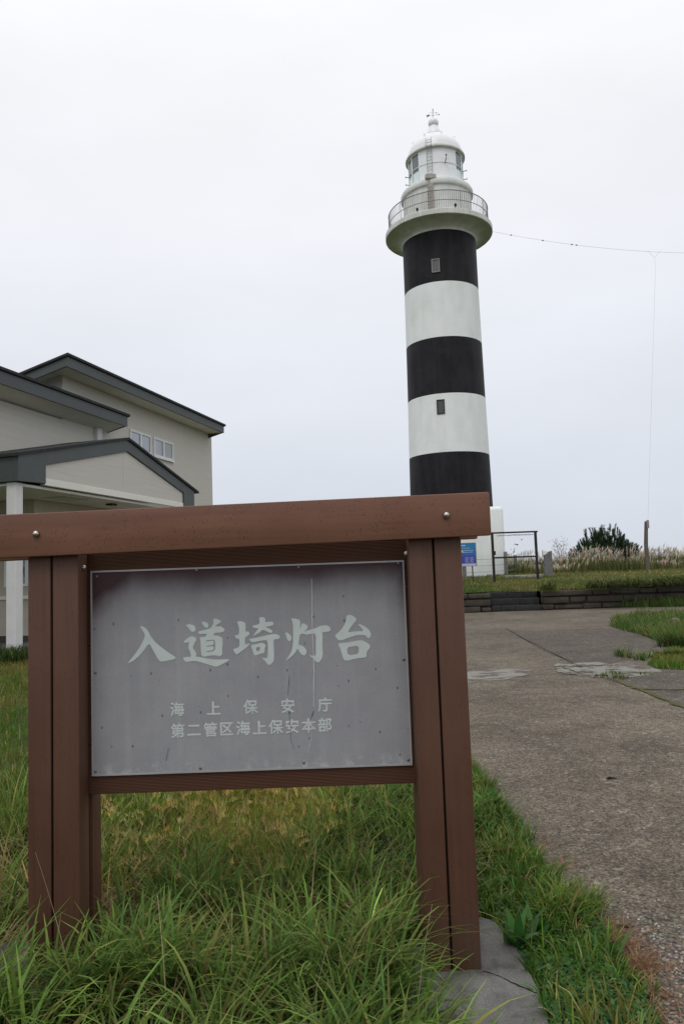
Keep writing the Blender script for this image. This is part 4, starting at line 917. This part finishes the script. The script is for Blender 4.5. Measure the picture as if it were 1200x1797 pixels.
# 4 clover and small broad leaves in the verge
def leaves(q, size, hmax, cols, seed=0):
    n = len(q); P = np.column_stack([q, U(.01, hmax, n)]); c = vary(lerp(*cols, U(0, 1, n)), .22); k = 6
    nv = np.column_stack([RNG.normal(0, .35, n), RNG.normal(-.15, .35, n), np.ones(n)]); nv /= np.linalg.norm(nv, axis=1)[:, None]
    a = np.cross(nv, np.column_stack([np.cos(U(0, 6.28, n)), np.sin(U(0, 6.28, n)), np.zeros(n)])); a /= np.linalg.norm(a, axis=1)[:, None]; b_ = np.cross(nv, a); s = size*U(.6, 1.3, n)
    ring = np.stack([P+(a*np.cos(2*pi*i/k)+b_*np.sin(2*pi*i/k)*.8)*s[:, None] for i in range(k)], 1); base = (np.arange(n)*k)[:, None]
    Fq = np.concatenate([base+np.array([[0, 1, 2, 3]]), base+np.array([[0, 3, 4, 5]])]); return ring.reshape(-1, 3), Fq, np.repeat(c, k, 0)
CL = [gpt(*p) for p in [(960, 1700), (1040, 1690), (1100, 1740), (1150, 1800), (1165, 1850), (985, 1850), (955, 1780)]]
parts = [leaves(scatter(CL, 4200), .0085, .05, ((.035, .10, .024), (.07, .145, .035))), leaves(scatter(VERGE, 2600), .008, .05, ((.03, .08, .022), (.06, .11, .03)))]
parts.append(leaves(scatter([(-.2, 3.6), (.55, 3.4), (.72, 5.0), (0, 5.0)], 2600), .012, .16, ((.022, .06, .02), (.045, .09, .028))))
q = scatter(VERGE, 900); q = q[vnoise(q[:, 0], q[:, 1], 1.3, 21) > .48]; n = len(q)
bw = blades(np.column_stack([q, np.zeros(n)]), U(.06, .13, n), U(.016, .030, n), U(0, 6.28, n), U(.2, .8, n), U(.4, 1.2, n), vary(lerp((.040, .115, .022), (.085, .16, .035), U(0, 1, n)), .2), 5, .3, .1)
stuffed('broad_weeds', [bw], M['leaf'], 'broad low leaves mixed through the green verge beside the footing', 'weeds')
stuffed('clover_patch', parts, M['leaf'], 'low clover and small weeds between the footing and the path', 'weeds')
# 5 dry red stems at the path edge
parts = []
for px, py, n in ((1075, 1668, 230), (1100, 1705, 260), (1055, 1640, 80), (1122, 1745, 90), (965, 1520, 60), (935, 1490, 35), (1040, 1625, 50), (1135, 1785, 60), (1000, 1565, 30)):
    x, y = gpt(px, py); q = np.column_stack([x+.045+RNG.normal(.01, .04, n), y+RNG.normal(0, .055, n), np.full(n, .004)])
    parts.append(blades(q, U(.04, .12, n), U(.0018, .004, n), U(0, 2*pi, n), U(.8, 1.5, n), U(0, .5, n), vary(lerp((.19, .085, .045), (.33, .20, .12), U(0, 1, n)), .25), 3))
stuffed('dead_grass', parts, M['dry'], 'red brown dead grass stems spilling onto the path edge', 'dead grass')
# 6 broad dock plants (each a thing)
def dock(px, py, n, ln, label):
    x, y = gpt(px, py); t = thing('dock_plant', (x, y, 0), label, 'weed', 'broad leaved weeds beside the path'); P = np.column_stack([RNG.normal(0, .015, n), RNG.normal(0, .015, n), np.zeros(n)])
    raw_mesh('leaf_rosette', *blades(P, ln*U(.6, 1.2, n), ln*.3*U(.8, 1.2, n), np.arange(n)*2.4+U(-.3, .3, n), U(.25, .8, n), U(.3, 1.0, n), vary(np.tile((.045, .125, .028), (n, 1)), .2), 6, .2, .1), M['leaf'], t)
dock(905, 1668, 12, .17, 'broad leaved dock plant beside the cracked footing of the right post'); dock(862, 1420, 12, .15, 'broad leaved weed against the right post where verge meets path'); dock(945, 1640, 8, .13, 'small broad leaved weed in the verge between footing and path')
# 7 long dry stalks in the foreground
parts = []
def stalk(px0, py0, X, Y, h, phi, t0, bend): 
    parts.append(blades(np.array([[X, Y, 0.]]), np.array([h]), np.array([.004]), np.array([phi]), np.array([t0]), np.array([bend]), np.array([[.42, .34, .2]]), 10, .1, .5))
stalk(0, 0, .16, 2.38, .46, .6, .12, .25); stalk(0, 0, -.92, 2.6, .6, 2.6, .35, .2); stalk(0, 0, -.32, 3.2, .5, .3, .05, .1)
for _ in range(40): stalk(0, 0, RNG.uniform(-1.6, .2), RNG.uniform(2.2, 3.6), RNG.uniform(.25, .5), RNG.uniform(0, 6.28), RNG.uniform(.1, .9), RNG.uniform(.1, .9))
stuffed('dry_stalk', parts, M['dry'], 'thin straw coloured dry stalks among the foreground grass', 'dry grass')
# 8 lawn on the terrace, wall-top fringe and overhang
def zlow(x, y): return zt(x, y)
parts = [turf([(-4, TB), (24, TB), (24, 31), (-4, 31)], 30000, .13, .026, .3, 2, zlow, .6, 11, .25, ((.085, .135, .032), (.21, .18, .06)))]
parts.append(turf([(-6, 31), (28, 31), (30, 41), (26, 47), (-6, 47)], 46000, .13, .035, .45, 2, zlow, .6, 12, .2, ((.09, .135, .034), (.25, .21, .075))))
parts.append(turf([(6.7, TB-.05), (24, TB-.05), (24, TB+.25), (6.7, TB+.25)], 5200, .24, .02, .2, 3, zlow, .9, 13, .5))
q = np.column_stack([np.concatenate([RNG.normal(c, s, k) for c, s, k in ((9.3, .4, 300), (8.6, .25, 180), (10.9, .6, 380), (12.0, .6, 240), (6.9, .15, 100), (11.2, .9, 500))]), np.zeros(1700)]); q[:, 1] = U(25.32, 25.45, 1700)
parts.append(blades(np.column_stack([q, np.full(1700, .665)]), U(.4, .85, 1700), U(.015, .03, 1700), RNG.normal(-pi/2, .5, 1700), U(.3, .8, 1700), U(1.6, 2.4, 1700), vary(lerp((.07, .125, .03), (.26, .25, .11), U(0, 1, 1700)**1.5), .2), 5))
stuffed('terrace_grass', parts, M['blade'], 'rough mown grass covering the terrace around the lighthouse', 'grass')
# 9 grass patches on the right of the path
I1 = [gpt(*p) for p in [(1068, 1098), (1082, 1088), (1110, 1082), (1160, 1079), (1260, 1076), (1330, 1120), (1250, 1128), (1190, 1130), (1160, 1128), (1120, 1113), (1090, 1106)]]
I2 = [gpt(*p) for p in [(1135, 1166), (1150, 1150), (1200, 1128), (1300, 1125), (1330, 1172), (1200, 1176), (1150, 1174)]]
sheet('patch_soil', I1, .004, M['lawn']); sheet('patch_soil', I2, .004, M['lawn'])
z0 = lambda x, y: np.zeros_like(x)
parts = [turf(I1, 9000, .26, .016, .25, 3, z0, .85, 14, .5, ((.075, .145, .034), (.15, .17, .05))), turf(I2, 5000, .10, .012, .3, 3, z0, .6, 15, .5)]
for px, py, n, h in ((1185, 1135, 10, .42), (1110, 1156, 3, .18), (1140, 1150, 2, .12), (1070, 1186, 2, .08), (1090, 1183, 2, .07), (1180, 1150, 3, .15)):
    x, y = gpt(px, py); parts += tussocks([(x+RNG.normal(0, .1), y+RNG.normal(0, .15)) for _ in range(n)], 55, h, .012, cols=((.03, .062, .02), (.05, .09, .028)), spread=.10)
q = scatter([(9.4, 25.1), (10.8, 24.5), (16, 23.6), (22, 23.6), (22, 25.36), (9.0, 25.38)], 6000); n = len(q); parts.append(blades(np.column_stack([q, np.zeros(n)]), U(.15, .5, n), U(.014, .03, n), U(0, 6.28, n), U(.1, .5, n), U(.3, 1.2, n), vary(lerp((.05, .10, .024), (.11, .15, .04), U(0, 1, n)), .25), 3))
stuffed('verge_grass', parts, M['blade'], 'clumps of tall green grass growing on the right side of the path', 'grass')
# 10 weeds at the foot of the porch
q = scatter([(-9.3, 14.6), (-5.6, 14.2), (-5.2, 15.3), (-6.7, 15.75), (-9.3, 15.75)], 4500); n = len(q)
stuffed('porch_weeds', [blades(np.column_stack([q, np.zeros(n)]), U(.1, .34, n), U(.012, .03, n), U(0, 6.28, n), U(.1, .6, n), U(.2, 1.2, n), vary(lerp((.03, .06, .018), (.075, .105, .03), U(0, 1, n)), .25), 3)], M['blade'], 'dark green weeds at the foot of the white porch post', 'weeds')
# 11 pampas grass belt
def pampas(poly, n_leaf, n_pl, seed):
    q = scatter(poly, n_leaf); n = len(q); z = zt(q[:, 0], q[:, 1]); k = .22+.66*vnoise(q[:, 0], q[:, 1], .22, seed)
    out = [blades(np.column_stack([q, z]), k*U(.7, 1.3, n), U(.02, .04, n), U(0, 6.28, n), np.abs(RNG.normal(0, .25, n)), U(.2, 1.2, n), vary(lerp((.065, .095, .025), (.20, .175, .07), np.clip(U(-.3, 1, n), 0, 1)), .2), 3)]
    q = scatter(poly, n_pl); n = len(q); z = zt(q[:, 0], q[:, 1]); k = .22+.66*vnoise(q[:, 0], q[:, 1], .22, seed); h = k*U(.95, 1.55, n); ph = RNG.normal(.2, .6, n)
    s = blades(np.column_stack([q, z]), h, np.full(n, .016), ph, U(0, .2, n), U(.1, .4, n), vary(np.tile((.24, .19, .1), (n, 1)), .15), 3); out.append(s)
    tip = s[0].reshape(n, 8, 3)[:, 6:8].mean(1); cols = vary(lerp((.40, .32, .24), (.62, .56, .46), U(0, 1, n)), .12)
    for j in range(7):
        out.append(blades(tip-np.array([0, 0, .02*j]), U(.16, .32, n), U(.018, .035, n), ph+RNG.normal(0, .5, n), U(.1, .6, n), U(.5, 1.6, n), cols, 3, .4, .1))
    return out
parts = pampas([(9.6, 40.5), (30, 39.5), (32, 50), (10, 50), (8.9, 44)], 20000, 2300, 3)
parts += pampas([(-6, 50), (12, 46), (34, 50), (60, 60), (60, 75), (-10, 70)], 9000, 1200, 4)
stuffed('pampas_grass', parts, M['dry'], 'belt of pale plumed pampas grass behind the terrace lawn', 'pampas grass')
# 12 loose and half sunk pebbles where the path surface has worn
def pebbles(q, s0, s1):
    n = len(q); r = U(s0, s1, n); k = 6; c = vary(lerp((.10, .09, .075), (.34, .31, .27), U(0, 1, n)**1.5), .15); Vs = []; a0 = U(0, 6.28, n)
    for zf, rf in ((0, 1.0), (.45, .8)):
        for i in range(k):
            a = a0+2*pi*i/k; e = RNG.uniform(.75, 1.2, n)*rf; Vs.append(np.column_stack([q[:, 0]+r*e*np.cos(a), q[:, 1]+r*e*.75*np.sin(a), .0015+r*zf]))
    V = np.stack(Vs, 1); base = (np.arange(n)*12)[:, None]; Fq = [base+np.array([[i, (i+1) % 6, 6+(i+1) % 6, 6+i]]) for i in range(6)]
    Fq += [base+np.array([[6, 7, 8, 9]]), base+np.array([[6, 9, 10, 11]])]
    return V.reshape(-1, 3), np.concatenate(Fq), np.repeat(c, 12, 0)
g1 = RNG.normal(0, 1, (4200, 2)); gc = gpt(1190, 1740); q1 = np.column_stack([gc[0]+g1[:, 0]*.16, gc[1]+g1[:, 1]*.30]); q1 = q1[inpoly(q1[:, 0], q1[:, 1], PATH)]
q2 = scatter([gpt(*p) for p in [(830, 1345), (900, 1300), (1220, 1330), (1220, 1600), (1090, 1640), (960, 1520)]], 1500)
b = NB('pebble'); a = b.n('Attribute', attribute_name='tint'); M['pebble'] = b.done(a.outputs['Color'], .85, .2)
stuffed('pebble_scatter', [pebbles(q1, .0025, .009), pebbles(q2, .002, .005)], M['pebble'], 'small pale pebbles showing in the worn path surface', 'pebbles')
